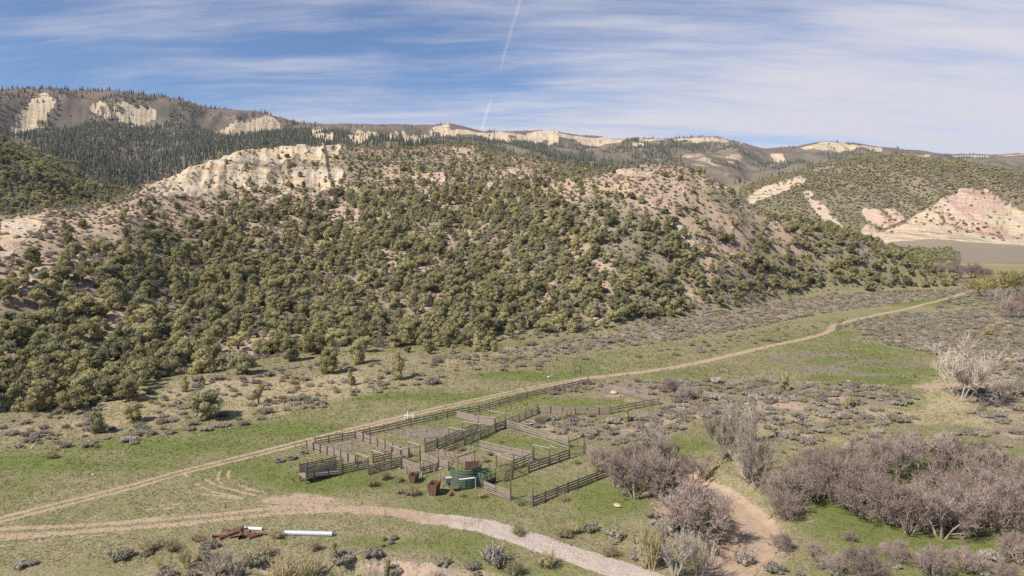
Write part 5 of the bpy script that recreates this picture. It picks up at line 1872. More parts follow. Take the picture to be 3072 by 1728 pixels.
for kk in range(3):
    dd = unit(np.stack([rng.normal(0, .55, N), rng.normal(0, .55, N), np.ones(N)], 1))
    off_ = np.stack([rng.normal(0, .10, N), rng.normal(0, .10, N), np.zeros(N)], 1) * gsz[:, None]
    gq.append(blades(P3 + off_, dd, rng.uniform(.09, .27, N) * gsz, rng.uniform(.06, .14, N) * gsz, rng, .25))
    gt.append(np.clip(gr_ + rng.normal(0, .06, N), 0, 1))
me = quads_mesh('grass', np.concatenate(gq), [M_GRASS], np.concatenate(gt))
o = bpy.data.objects.new('grass', me)
COL.objects.link(o)
tag(o, 'short green and straw grass tufts of the meadow', kind='stuff')


# ------------------------------------------------------------------ corral
M_WOOD, T = new_mat('weathered_planks')
tcx = T.n('ShaderNodeTexCoord')
oi = T.n('ShaderNodeObjectInfo')
gn = T.noise(T.mapping(tcx.outputs['Object'], (1.5, 6, 22)), 1.6, 4.0, .65)
cc_ = T.mix(gn, (0.185, 0.142, 0.116), (0.415, 0.342, 0.296))
cc_ = T.mix(T.math('MULTIPLY', oi.outputs['Random'], .55), cc_, (0.245, 0.170, 0.132))
finish(M_WOOD, T, cc_, .9, gn, .4, .03, spec=.15)
M_POST = bark_mat('old_posts', (0.105, 0.075, 0.058), (0.225, 0.170, 0.140))
M_POLE = bark_mat('grey_poles', (0.27, 0.22, 0.19), (0.47, 0.41, 0.36))


def paint_mat(name, ca, cb, rust=0.0, rough=.5, metallic=0.0, rustc=(0.24, 0.10, 0.045)):
    m, T = new_mat(name)
    tcx = T.n('ShaderNodeTexCoord')
    oi = T.n('ShaderNodeObjectInfo')
    n = T.noise(tcx.outputs['Object'], 2.2, 5.0, .65)
    c = T.mix(n, ca, cb)
    if rust:
        c = T.mix(T.step(T.noise(tcx.outputs['Object'], 3.7, 5.0, .7), 1 - rust - .12, 1 - rust + .12), c, rustc)
    c = T.mix(T.math('MULTIPLY', oi.outputs['Random'], .18), c, tuple(.6 * x for x in ca))
    return finish(m, T, c, rough, n, .25, .02, metallic, .35)


M_GREEN = paint_mat('green_enamel', (0.042, 0.096, 0.060), (0.068, 0.132, 0.086), .38, .6)
M_GREENP = paint_mat('faded_green_sheet', (0.075, 0.128, 0.092), (0.115, 0.165, 0.125), .40, .65)
M_RUST = paint_mat('rusty_steel', (0.165, 0.080, 0.045), (0.300, 0.165, 0.095), .47, .9, rustc=(0.095, 0.055, 0.038))
M_RUSTD = paint_mat('dark_rust', (0.105, 0.058, 0.042), (0.225, 0.120, 0.080), .4, .85, rustc=(0.065, 0.042, 0.034))
M_YEL = paint_mat('faded_yellow_paint', (0.46, 0.30, 0.075), (0.60, 0.42, 0.14), .42, .7)
M_GALV = paint_mat('galvanised_steel', (0.42, 0.43, 0.46), (0.56, 0.57, 0.60), .3, .5, .1, rustc=(0.40, 0.37, 0.34))
M_WHITE = paint_mat('white_paint', (0.72, 0.72, 0.70), (0.84, 0.83, 0.80), .2, .6, rustc=(0.55, 0.5, 0.44))
M_RUBBER = paint_mat('weathered_rubber', (0.055, 0.055, 0.055), (0.17, 0.165, 0.16), 0, .8)
M_DARKMETAL = paint_mat('dark_pipe', (0.050, 0.045, 0.042), (0.115, 0.095, 0.085), .4, .6, rustc=(0.16, 0.09, 0.06))
M_CONC = paint_mat('pale_concrete', (0.42, 0.36, 0.31), (0.58, 0.51, 0.45), 0, .9)


def plank_mesh(seed, mat, name='plank'):
    rg = random.Random(seed)
    mb = MB()
    xs = (-.5, -.17, .17, .5)
    vs_, fs = [], []
    for x in xs:
        wy, wz, jz = rg.uniform(.85, 1.1), rg.uniform(.9, 1.06), rg.uniform(-.10, .10)
        vs_ += [(x, -.5 * wy, -.5 * wz + jz), (x, .5 * wy, -.5 * wz + jz), (x, .5 * wy, .5 * wz + jz), (x, -.5 * wy, .5 * wz + jz)]
    for k in range(3):
        a, b = 4 * k, 4 * k + 4
        fs += [(a, b, b + 1, a + 1), (a + 1, b + 1, b + 2, a + 2), (a + 2, b + 2, b + 3, a + 3), (a + 3, b + 3, b, a)]
    fs += [(0, 1, 2, 3), (15, 14, 13, 12)]
    mb.add(vs_, fs)
    return mb.mesh(f'{name}_{seed}', [mat])


PLANK = [plank_mesh(600 + k, M_WOOD) for k in range(5)]


def pole_mesh(name, mat, n=7, r0=.5, r1=.42):
    mb = MB()
    mb.tube((0, 0, 0), (0, 0, 1), r0, r1, n)
    return mb.mesh(name, [mat])


POSTM = pole_mesh('post', M_POST)
GREYPOLE = pole_mesh('pole', M_POLE, 7, .5, .46)
BARG = pole_mesh('green_bar', M_GREEN, 6, .5, .5)
BARD = pole_mesh('dark_bar', M_DARKMETAL, 6, .5, .5)
BARW = pole_mesh('white_bar', M_WHITE, 7, .5, .5)


def stick(name, me, a, b, dia, parent):
    """a unit pole stretched from a to b (parent space)"""
    a, b = Vector(a), Vector(b)
    o = child(name, me, parent)
    dd = b - a
    o.location = a
    o.rotation_euler = dd.to_track_quat('Z', 'Y').to_euler()
    o.scale = (dia, dia, dd.length)
    return o


def plank(name, a, b, hgt, th, parent, me=None):
    a, b = Vector(a), Vector(b)
    dd = b - a
    o = child(name, me or random.choice(PLANK), parent)
    o.location = (a + b) / 2
    o.rotation_euler = (0, -math.atan2(dd.z, math.hypot(dd.x, dd.y)), math.atan2(dd.y, dd.x))
    o.scale = (dd.length, th, hgt)
    return o


def fence(pts, H, nr, label, side=1, board=.17, spacing=2.55, lift=.22, group=None, name='plank_fence', postk=1.12, miss=.0):
    """posts every few metres, boards two bays long; side: +1 boards on the camera side of the posts"""
    W_ = [hit(u, v) for u, v in pts]
    root = empty(name, W_[0])
    O = W_[0]
    for A_, B_ in zip(W_[:-1], W_[1:]):
        dv = Vector((B_.x - A_.x, B_.y - A_.y, 0))
        L = dv.length
        n = max(1, round(L / spacing))
        d_ = dv.normalized()
        nrm = Vector((d_.y, -d_.x, 0))
        if nrm.y > 0:
            nrm = -nrm
        off = nrm * (.10 * side)
        ps = []
        for k in range(n + 1):
            q = A_ + dv * (k / n)
            g_ = gz(q.x, q.y)
            ps.append(Vector((q.x, q.y, g_)))
            hh = H * random.uniform(postk - .05, postk + .05)
            lean = Vector((random.uniform(-.09, .09), random.uniform(-.09, .09), 0))
            if k < n or B_ is W_[-1]:
                stick('post', POSTM, ps[-1] - O - Vector((0, 0, .3)), ps[-1] - O + lean + Vector((0, 0, hh)), random.uniform(.20, .26), root)
        for r in range(nr):
            z = lift + (H - board / 2 - lift) * r / max(nr - 1, 1)
            k = 0 if r % 2 == 0 else -1
            while k < n:
                a_, b_ = max(k, 0), min(k + 2, n)
                if b_ > a_ and random.random() >= miss:
                    jz = random.uniform(-.06, .06)
                    plank('rail', ps[a_] - O + off + Vector((0, 0, z + jz)) - d_ * .08, ps[b_] - O + off + Vector((0, 0, z + random.uniform(-.035, .035))) + d_ * .08,
                          board * random.uniform(.95, 1.2), .06, root)
                k += 2
    return tag(root, label, 'fence', group)


fence([(921, 1347), (1066, 1394)], 1.5, 4, 'pale plank fence closing the left end of the corral', -1, .26, 2.1, .2)
fence([(946, 1337), (1066, 1316), (1309, 1262), (1437, 1236), (1581, 1196), (1689, 1171), (1765, 1153)], 1.5, 3, 'long dark back fence running beside the dirt track', 1, .21, 3.0, .42)
fence([(1068, 1318), (1225, 1373)], 1.55, 4, 'pale plank fence dividing the left pen from the next', -1, .25, 2.2, .2)
fence([(1105, 1424), (1205, 1398)], 1.55, 5, 'dark plank fence along the front of the loading alley', 1, .17, 2.6, .15)
fence([(1119, 1389), (1174, 1376)], 1.5, 4, 'short back fence of the loading alley behind the two pale lintels', 1, .18, 2.4)
fence([(1028, 1421), (1073, 1412), (1105, 1406)], 1.6, 5, 'dark plank fence joining the loading ramp to the alley', 1, .18, 2.4, .15)
fence([(1207, 1398), (1262, 1416)], 1.35, 4, 'short pale plank fence right of the alley mouth', 1, .20, 2.0)
fence([(1261, 1383), (1345, 1412)], 1.5, 4, 'front pale fence of the plank chute leading to the green tub', 1, .22, 2.2, .2)
fence([(1309, 1371), (1425, 1400)], 1.55, 5, 'back pale fence of the plank chute leading to the green tub', 1, .18, 2.3, .2)
fence([(1276, 1358), (1312, 1345), (1432, 1295)], 1.8, 5, 'dark back fence of the middle alley', 1, .19, 2.6, .25)
fence([(1330, 1358), (1394, 1335), (1443, 1315), (1486, 1294), (1514, 1285)], 1.65, 4, 'dark front fence of the middle alley', 1, .21, 2.5, .2)
fence([(1371, 1253), (1483, 1280)], 1.5, 5, 'pinkish close-boarded fence between the two upper pens', 1, .26, 2.4, .2)
fence([(1516, 1284), (1610, 1313), (1706, 1344)], 1.8, 4, 'long pale plank fence below the stock tank', 1, .26, 2.6, .2)
fence([(1757, 1358), (1800, 1374), (1850, 1392)], 1.6, 5, 'pale plank fence running into the bare oaks', 1, .19, 2.6, .2)
fence([(1518, 1280), (1612, 1241)], 1.55, 4, 'dark fence climbing from the corral centre to the bent fence', 1, .16, 2.3, .2)
fence([(1613, 1240), (1651, 1240), (1724, 1244), (1797, 1245), (1830, 1243)], 1.5, 4, 'silver grey bent plank fence of the upper right pen', -1, .27, 2.6, .2, miss=.06)
fence([(1830, 1243), (1977, 1214)], 1.45, 3, 'dark fence at the right side of the upper pen', -1, .17, 2.4, .2)
fence([(1977, 1213), (1812, 1167)], 1.45, 5, 'pale fence slanting down the far right side of the upper pen', 1, .17, 3.0, .2)
fence([(1441, 1347), (1598, 1383)], 1.65, 4, 'pale plank fence in the middle of the two inner pens', 1, .26, 2.5, .2)
fence([(1515, 1445), (1537, 1437)], 1.6, 5, 'short dark boarded panel right of the squeeze chute', 1, .17, 2.3, .2)
fence([(1541, 1409), (1600, 1385)], 1.7, 4, 'dark fence behind the wooden double gate frame', 1, .17, 2.4, .25)
fence([(1588, 1418), (1648, 1396), (1708, 1375)], 1.65, 4, 'dark fence on the far side of the front right pen', 1, .22, 2.5, .2)
fence([(1599, 1519), (1703, 1476), (1790, 1442), (1838, 1424)], 1.5, 4, 'dark front fence of the right pen running into the oaks', 1, .21, 2.6, .2)
fence([(1452, 1472), (1489, 1487), (1531, 1501)], 1.6, 5, 'pinkish short front fence right of the green tub', 1, .2, 2.0, .2)
fence([(1267, 1424), (1312, 1412)], 1.3, 4, 'low broken plank fence above the rusty bins', 1, .2, 1.8, .2, miss=.1)


# timber frames over the gates
def frame(name_, uprights, beams, label, dia=.20, cat='gateway', beam_up=.05, beam=None):
    W_ = [hit(u, v) for u, v, _ in uprights]
    O = W_[0]
    root = empty('gateway', O)
    tops = []
    for P, (_, _, vt) in zip(W_, uprights):
        hh = min(max(height_px(P, vt), 2.2), 3.6)
        tops.append(P - O + Vector((random.uniform(-.04, .04), 0, hh)))
        stick('post', POSTM, P - O - Vector((0, 0, .3)), tops[-1], dia * random.uniform(.9, 1.1), root)
    for i, j in beams:
        a, b = tops[i].copy(), tops[j].copy()
        dd = (b - a).normalized()
        up_ = Vector((0, 0, beam_up))
        stick('lintel', beam or GREYPOLE, a + up_ - dd * .25, b + up_ + dd * .25, dia * .95, root)
    return tag(root, label, cat)


frame('gate_frame', [(1074, 1411, 1362), (1106, 1425, 1372)], [(0, 1)], 'left one of the two pale-topped frames over the loading alley')
frame('gate_frame', [(1119, 1390, 1352), (1152, 1410, 1362)], [(0, 1)], 'right one of the two pale-topped frames over the loading alley')
frame('gate_frame', [(1206, 1399, 1349), (1174, 1378, 1338), (1260, 1384, 1336), (1228, 1371, 1327)], [(0, 1), (0, 2), (3, 2)], 'four-post timber frame at the end of the loading alley')
frame('gate_frame', [(1275, 1358, 1314), (1311, 1347, 1325)], [(0, 1)], 'low timber frame at the start of the middle alley')
frame('gate_frame', [(1346, 1319, 1283), (1395, 1336, 1291), (1443, 1317, 1304)], [(0, 1), (1, 2)], 'long two-bay frame with pale beam across the middle alley')
frame('gate_frame', [(1388, 1302, 1265), (1442, 1313, 1272)], [(0, 1)], 'pale-topped frame at the upper end of the middle alley')
frame('gate_frame', [(1435, 1286, 1249), (1486, 1295, 1254), (1468, 1273, 1233), (1517, 1283, 1240)], [(0, 1), (2, 3), (1, 3)], 'four-post frame at the corral centre beside the pink fence')
frame('gate_frame', [(1315, 1404, 1354), (1347, 1355, 1322)], [(0, 1)], 'red-brown pipe frame above the plank chute', .16, beam=BARD)
frame('gate_frame', [(1374, 1413, 1372), (1424, 1393, 1356)], [(0, 1)], 'dark beam frame above the green tub', .18, beam=BARD)
frame('gate_frame', [(1489, 1402, 1374), (1537, 1437, 1381), (1541, 1410, 1360)], [(0, 1), (0, 2)], 'wooden double frame beside the squeeze chute')
frame('gate_frame', [(1600, 1382, 1336), (1648, 1397, 1345)], [(0, 1)], 'tall frame standing at the right end of the middle plank fence')
frame('gate_frame', [(1708, 1376, 1325), (1752, 1358, 1311)], [(0, 1)], 'dark tall frame over the green gate at the far right of the pens', .22, beam=BARD)
# lone tall posts
for (uu, vv, vt, lab) in ((1532, 1500, 1436, 'tall pale gate post left of the green corner gate'), (1598, 1520, 1461, 'tall gate post at the near corner of the right pen'),
                          (1766, 1154, 1120, 'tall dark post at the far corner of the back fence'), (1812, 1156, 1136, 'grey gate post right of the open far gate'),
                          (1804, 1160, 1147, 'short pale post at the open far gate')):
    P = hit(uu, vv)
    o = single('gate_post', POSTM, P - Vector((0, 0, .3)), 0, (.22, .22, height_px(P, vt) + .3))
    tag(o, lab, 'post')


# tubular gates ------------------------------------------------------------
def tube_gate(a, b, H, label, me=BARG, nbar=6, lift=.2, nv=1):
    A_, B_ = (hit(*a), hit(*b))
    root = empty('tube_gate', A_)
    dv = B_ - A_
    up_ = Vector((0, 0, 1))
    for t in (0.02, .98):
        stick('stile', me, dv * t + up_ * lift, dv * t + up_ * H, .06, root)
    for k in range(nbar):
        z = lift + (H - lift) * k / (nbar - 1)
        stick('bar', me, dv * .02 + up_ * z, dv * .98 + up_ * z, .045, root)
    for k in range(nv):
        t = (k + 1) / (nv + 1)
        stick('brace', me, dv * t + up_ * lift, dv * t + up_ * H, .045, root)
    return tag(root, label, 'gate')


tube_gate((1398, 1336), (1441, 1347), 1.5, 'light green tube gate inside the corral below the middle alley')
tube_gate((1532, 1501), (1597, 1519), 1.4, 'green tube gate at the near corner beside the tall posts', nv=2)
tube_gate((1709, 1366), (1751, 1360), 1.4, 'green tube gate under the dark tall frame')
tube_gate((1540, 1436), (1586, 1419), 1.5, 'dark green tube gate between double frame and long dark fence', BARD, 6, .15)
tube_gate((1500, 1420), (1535, 1404), 1.5, 'dark slatted tube gate leaning behind the squeeze chute', BARD, 6)
tube_gate((1602, 1384), (1646, 1394), 1.3, 'pale green tube gate standing in the grass under the tall frame')
tube_gate((1474, 1447), (1512, 1446), 1.45, 'green panel gate in front of the squeeze chute', BARG, 5, .1)
tube_gate((1210, 1392), (1256, 1384), 1.4, 'green tube gate closing the four-post frame', BARG, 6)
tube_gate((1282, 1362), (1308, 1368), 1.4, 'green tube gate low in the chute mouth', BARG, 6)
tube_gate((1767, 1152), (1803, 1154), 1.15, 'weathered open gate at the far corner of the corral', BARD, 4)
tube_gate((1812, 1166), (1840, 1173), 1.2, 'green gate folded back against the far pale fence', BARG, 5)
tube_gate((1488, 1292), (1514, 1284), 1.5, 'dark tube gate at the corral centre', BARD, 6)
tube_gate((1724, 1124), (1742, 1121), 1.2, 'small green gate standing by the track above the corral', BARG, 6)
frame('gate_frame', [(1725, 1124, 1098), (1742, 1121, 1100)], [(0, 1)], 'small dark wooden frame over the gate by the track', .18, beam=BARD)
tube_gate((1525, 1292), (1560, 1302), 1.5, 'silver tube panel tied to the long pale fence', BARG, 5)

# loading ramp ----------------------------------------------------------------
A0, A1 = hit(918, 1452), hit(1028, 1421)
root = empty('loading_ramp', A0)
dv = Vector((A1.x - A0.x, A1.y - A0.y, 0))
L = dv.length
d_ = dv.normalized()
nb = Vector((-d_.y, d_.x, 0))
if nb.y < 0:
    nb = -nb
Wd = 1.9


def rp(t, w, z):
    q = d_ * (t * L) + nb * w
    return Vector((q.x, q.y, gz(A0.x + q.x, A0.y + q.y) - A0.z + z))


def deck(t):
    return 1.25 * (1 - t) + .08


for k in range(13):
    t0, t1 = k / 13, (k + 1) / 13 - .006
    a, b = rp((t0 + t1) / 2, -.02, deck((t0 + t1) / 2)), rp((t0 + t1) / 2, Wd + .02, deck((t0 + t1) / 2))
    o = plank('deck_board', a, b, .06, L / 13 * .93, root)
for w in (0.02, Wd - .02):
    plank('stringer', rp(0, w, deck(0) - .17), rp(1, w, deck(1) - .12), .22, .08, root)
    for t in (0, .22, .6, 1.0):
        stick('post', POSTM, rp(t, w + (-.10 if w < 1 else .10), -.25), rp(t, w + (-.10 if w < 1 else .10), 3.0 - .3 * t), .2, root)
    for r in range(6):
        f = (r + .45) / 6

        def zz(t):
            return deck(t) + .05 + (2.75 - .3 * t - deck(t)) * f
        plank('side_board', rp(0, w, zz(0)), rp(.6, w, zz(.6)), .20, .045, root)
        plank('side_board', rp(.6, w, zz(.6)), rp(1, w, zz(1)), .22, .045, root)
for w in (.1, Wd - .1):
    stick('prop', POSTM, rp(0.01, w, -.2), rp(0.01, w, deck(0) - .1), .24, root)
plank('bumper', rp(-.012, -.15, deck(0) - .15), rp(-.012, Wd + .15, deck(0) - .15), .3, .12, root)
tag(root, 'wooden cattle loading ramp with boarded sides at the near left corner', 'loading ramp')

# green crowding tub --------------------------------------------------------------
def arc_wall(C, R, a0, a1, z0, z1, mat, n=22, th=.05, name='wall', ribs=4):
    mb = MB()
    vs_, fs = [], []
    for k in range(n + 1):
        a = a0 + (a1 - a0) * k / n
        for r in (R, R - th):
            for z in (z0, z1):
                vs_.append((C[0] + r * math.cos(a), C[1] + r * math.sin(a), z))
    for k in range(n):
        a, b = 4 * k, 4 * k + 4
        fs += [(a, b, b + 1, a + 1), (a + 2, a + 3, b + 3, b + 2), (a + 1, b + 1, b + 3, a + 3), (a, a + 2, b + 2, b)]
    fs += [(0, 1, 3, 2), (4 * n, 4 * n + 2, 4 * n + 3, 4 * n + 1)]
    mb.add(vs_, fs)
    return mb.mesh(name, [mat])


def arc_rib(C, R, a0, a1, z, mat, r=.035, n=22):
    mb = MB()
    for k in range(n):
        a, b = a0 + (a1 - a0) * k / n, a0 + (a1 - a0) * (k + 1) / n
        mb.tube((C[0] + R * math.cos(a), C[1] + R * math.sin(a), z), (C[0] + R * math.cos(b), C[1] + R * math.sin(b), z), r, r, 5, 0, .5, False)
    return mb.mesh('rib', [mat])


TP = hit(1385, 1470)
root = empty('crowding_tub', TP)
C1 = (0, 2.75)
d2r = math.radians
fw = child('front_wall', arc_wall(C1, 2.75, d2r(182), d2r(352), .05, 1.5, M_GREENP), root)
for z in (.30, .75, 1.2):
    child('rib', arc_rib(C1, 2.78, d2r(182), d2r(352), z, M_GREEN), fw)
child('top_rail', arc_rib(C1, 2.74, d2r(182), d2r(352), 1.52, M_GREEN, .05), fw)
C2 = (.35, 6.6)
iw = child('inner_wall', arc_wall(C2, 2.7, d2r(195), d2r(318), .05, 1.5, M_GREENP), root)
child('top_rail', arc_rib(C2, 2.7, d2r(190), d2r(330), 1.53, M_GREEN, .045), iw)
for z in (.55, 1.1):
    child('rib', arc_rib(C2, 2.73, d2r(195), d2r(318), z, M_GREEN), iw)
C3 = (-.2, 7.6)
rw = child('race_wall', arc_wall(C3, 2.95, d2r(300), d2r(395), .05, 1.5, M_GREENP), root)
child('top_rail', arc_rib(C3, 2.95, d2r(300), d2r(395), 1.53, M_GREEN, .045), rw)
mb = MB()
mb.box((1.15, 8.0, 1.05), (2.3, .06, 1.5), d2r(8))
child('back_panel', mb.mesh('back_panel', [M_RUSTD]), root)
for a, b in (((-2.1, 4.6), 2.4), ((-.3, 4.1), 3.0), ((1.25, 4.3), 2.2), ((-1.5, .5), 2.1), ((2.35, 1.5), 2.1), ((.6, -.03), 1.6)):
    stick('upright', BARG, (a[0], a[1], 0), (a[0], a[1], b), .10, root)
plank('catwalk_board', (-.4, .3, 1.58), (2.0, 1.0, 1.6), .05, .3, root, plank_mesh(690, M_WHITE, 'catwalk_board'))
mb = MB()
mb.box((-2.0, .9, 1.25), (1.1, .7, .75), .2)
tbx = child('tank_box', mb.mesh('tank_box', [M_GREENP]), root)
mb = MB()
mb.box((-2.0, .9, 1.66), (1.12, .72, .06), .2)
child('box_lid', mb.mesh('box_lid', [M_CONC]), tbx)
tag(root, 'round green sheet metal crowding tub at the front of the corral', 'crowding tub')

# squeeze chute ---------------------------------------------------------------------
CA, CB = hit(1452, 1462), hit(1494, 1442)
root = empty('squeeze_chute', CA)
dv = Vector((CB.x - CA.x, CB.y - CA.y, 0))
d_ = dv.normalized()
L = 3.0
nb = Vector((-d_.y, d_.x, 0))
if nb.y < 0:
    nb = -nb
up_ = Vector((0, 0, 1))
Hc = 2.1
for t in (0, .33, .66, 1):
    for w in (0, 1.1):
        stick('upright', BARG, d_ * L * t + nb * w, d_ * L * t + nb * w + up_ * Hc, .11, root)
    stick('cross_bar', BARG, d_ * L * t + up_ * Hc, d_ * L * t + nb * 1.1 + up_ * Hc, .10, root)
for w in (0, 1.1):
    for z in (.15, .75, 1.45, 2.08):
        stick('rail', BARG, nb * w + up_ * z, d_ * L + nb * w + up_ * z, .08, root)
    for k in range(13):
        t = (k + .5) / 13
        stick('drop_bar', BARG if k % 3 else BARD, d_ * L * t + nb * w + up_ * .75, d_ * L * t + nb * w + up_ * 1.45, .07, root)
mb = MB()
mb.box((d_ * L * .5 + nb * .55 + up_ * .12), (L, 1.0, .10), math.atan2(d_.y, d_.x))
child('floor_plate', mb.mesh('floor_plate', [M_RUSTD]), root)
mb = MB()
mb.box((d_ * L * .5 + nb * .02 + up_ * .42), (L * .96, .05, .55), math.atan2(d_.y, d_.x))
child('side_panel', mb.mesh('side_panel', [M_DARKMETAL]), root)
mb = MB()
mb.box((d_ * (-.05) + nb * .25 + up_ * 1.1), (.06, .45, 1.9), math.atan2(d_.y, d_.x))
child('head_gate', mb.mesh('head_gate', [M_GREENP]), root)
mb = MB()
mb.box((d_ * (-.05) + nb * .88 + up_ * 1.1), (.06, .4, 1.9), math.atan2(d_.y, d_.x))
child('head_gate', mb.mesh('head_gate', [M_GREENP]), root)
for k in range(7):
    z = .25 + k * .26
    mb = MB()
    p = None
    for q in range(7):
        a = d2r(180 * q / 6)
        c_ = d_ * (-.1 - .55 * math.sin(a)) + nb * (.55 - .62 * math.cos(a)) + up_ * z
        if p is not None:
            mb.tube(p, c_, .028, .028, 5, 0, .5, False)
        p = c_
    child('head_hoop', mb.mesh('head_hoop', [M_GREEN]), root)
for t0, t1 in ((0, .5), (.5, 1)):
    stick('roof_bar', BARG, d_ * L * t0 + up_ * (Hc + .02), d_ * L * t1 + nb * 1.1 + up_ * (Hc + .02), .06, root)
stick('lever', BARG, d_ * .2 + up_ * Hc, d_ * (-.7) - nb * .3 + up_ * (Hc + .5), .06, root)
tag(root, 'dark green steel squeeze chute cage beside the crowding tub', 'squeeze chute')


# rusty hopper bins -----------------------------------------------------------------
def bin_(P, W_, D_, H_, rz, label, yellow):
    root = empty('rusty_bin', P, rz)
    t = .05
    bot, top = (.62, .75), (1.0, 1.0)

    def ring(z, k):
        f = z / H_
        w, q = W_ * (bot[0] + (top[0] - bot[0]) * f) / 2 - k, D_ * (bot[1] + (top[1] - bot[1]) * f) / 2 - k
        return [Vector((-w, -q, z)), Vector((w, -q, z)), Vector((w, q, z)), Vector((-w, q, z))]
    lo, hi, lo2, hi2 = ring(.02, 0), ring(H_, 0), ring(.02, t), ring(H_, t)
    for k in range(4):
        j = (k + 1) % 4
        mb = MB()
        mb.add([lo[k], lo[j], hi[j], hi[k], lo2[k], lo2[j], hi2[j], hi2[k]], [(0, 1, 2, 3), (4, 7, 6, 5), (3, 2, 6, 7), (0, 4, 5, 1), (0, 3, 7, 4), (1, 5, 6, 2)])
        child('side_panel', mb.mesh('side_panel', [M_YEL if (yellow and k == 3) else (M_RUST if k != 1 else M_RUSTD)]), root)
        stick('corner_post', pole_mesh('rust_post', M_RUST, 5, .5, .5), lo[k], hi[k] + Vector((0, 0, .05)), .11, root)
        stick('rim', pole_mesh('rust_rim', M_RUST, 5, .5, .5), hi[k], hi[j], .10, root)
    mb = MB()
    mb.box((0, 0, .06), (W_ * .6, D_ * .72, .06))
    child('bottom', mb.mesh('bottom', [M_RUSTD]), root)
    for k in range(5):
        x = -W_ * .4 + k * W_ * .2
        stick('grate_bar', pole_mesh('grate', M_RUSTD, 5, .5, .5), (x, -D_ * .48, H_ * .97), (x, D_ * .48, H_ * .97), .06, root)
    return tag(root, label, 'bin')


bin_(hit(1303, 1482), 1.4, 2.1, 1.75, d2r(-14), 'rusty open steel bin with one faded yellow side', True)
bin_(hit(1242, 1446), 1.1, 1.9, 1.3, d2r(-14), 'smaller plain rusty steel bin left of the yellow-sided one', False)
# weathered stub posts around the bins
for k_, (uu, vv, vt) in enumerate(((1219, 1422, 1398), (1256, 1408, 1390), (1266, 1434, 1414), (1227, 1405, 1384), (1320, 1440, 1418), (1328, 1458, 1425), (1427, 1467, 1434), (1303, 1420, 1400))):
    P = hit(uu, vv)
    o = single('stub_post', GREYPOLE, P - Vector((0, 0, .2)), 0, (.30 if k_ < 3 else .2, .30 if k_ < 3 else .2, height_px(P, vt) + .2))
    tag(o, ('thick grey timber stub left of the smaller bin', 'thick timber stub with pale top above the bins', 'pale-topped timber stub between the two bins', 'thin dark post left of the timber stubs',
            'short green-grey post by the tub door', 'grey post between the big bin and the tub', 'pale post at the right side of the green tub', 'grey post above the big bin')[k_], 'post')

# stock tank --------------------------------------------------------------------------
P = hit(1588, 1276)
root = empty('stock_tank', P)
tw_ = child('wall', arc_wall((0, 0), 1.15, 0, d2r(360), 0, .62, M_RUSTD, 28, .06), root)
child('rim', arc_rib((0, 0), 1.13, 0, d2r(360), .63, M_CONC, .07, 28), tw_)
mb = MB()
mb.tube((0, 0, .02), (0, 0, .30), 1.09, 1.09, 28)
child('silt', mb.mesh('silt', [M_CONC]), root)
stick('pipe', BARW, (0, 0, .2), (0, 0, .6), .08, root)
tag(root, 'round stock tank with pale dry bottom beside the long fence', 'stock tank')

# white pipe stand beside the track -------------------------------------------------
P = hit(1227, 1258)
root = empty('pipe_stand', P)
for x in (-.9, .9):
    for y in (-.6, .6):
        stick('leg', BARW, (x, y, -.1), (x, y, .95), .12, root)
for y in (-.6, .6):
    stick('rail', BARW, (-1, y, .95), (1, y, .95), .11, root)
for x in (-.9, .9):
    stick('rail', BARW, (x, -.6, .92), (x, .6, .92), .11, root)
stick('riser', BARW, (-.25, 0, -.1), (-.25, 0, 1.6), .22, root)
stick('cap', BARW, (-.25, 0, 1.5), (-.25, 0, 1.68), .32, root)
tag(root, 'white painted pipe guard around a riser beside the dirt track', 'pipe guard')


# tractor tyres ---------------------------------------------------------------------
def tyre_mesh(R, w, n=28):
    mb = MB()
    prof = [(R * .56, -w * .42), (R * .78, -w * .5), (R * .97, -w * .38), (R, 0), (R * .97, w * .38), (R * .78, w * .5), (R * .56, w * .42), (R * .52, 0)]
    m = len(prof)
    vs_ = []
    for k in range(n):
        a = 2 * math.pi * k / n
        for r, z in prof:
            vs_.append((r * math.cos(a), r * math.sin(a), z + w * .5))
    mb.add(vs_, [(k * m + i, ((k + 1) % n) * m + i, ((k + 1) % n) * m + (i + 1) % m, k * m + (i + 1) % m) for k in range(n) for i in range(m)])
    return mb.mesh('tyre_carcass', [M_RUBBER], True)


def lug_mesh(R, w, n=22):
    mb = MB()
    for k in range(n):
        a = 2 * math.pi * k / n
        mb.box((R * 1.0 * math.cos(a), R * 1.0 * math.sin(a), w * .5 + (.22 if k % 2 else -.22) * w), (.07, .16, w * .5), a, ry=0, rx=.5 if k % 2 else -.5)
    return mb.mesh('tread_lugs', [M_RUBBER])


for (uu, vv, R, w, tilt_, lab) in ((840, 1385, .88, .42, (.10, -.05), 'worn tractor tyre lying flat at the left of the pair'), (876, 1377, .90, .42, (-.06, .12), 'worn tractor tyre lying flat at the right of the pair'),
                                   (912, 1361, .70, .35, (.05, .1), 'half overgrown tyre lying beside the pale corner fence')):
    P = hit(uu, vv)
    root = empty('tractor_tyre', P - Vector((0, 0, .05)))
    root.rotation_euler = (tilt_[0], tilt_[1], random.uniform(0, 6))
    cs_ = child('carcass', tyre_mesh(R, w), root)
    child('tread', lug_mesh(R, w), cs_)
    tag(root, lab, 'tyre')


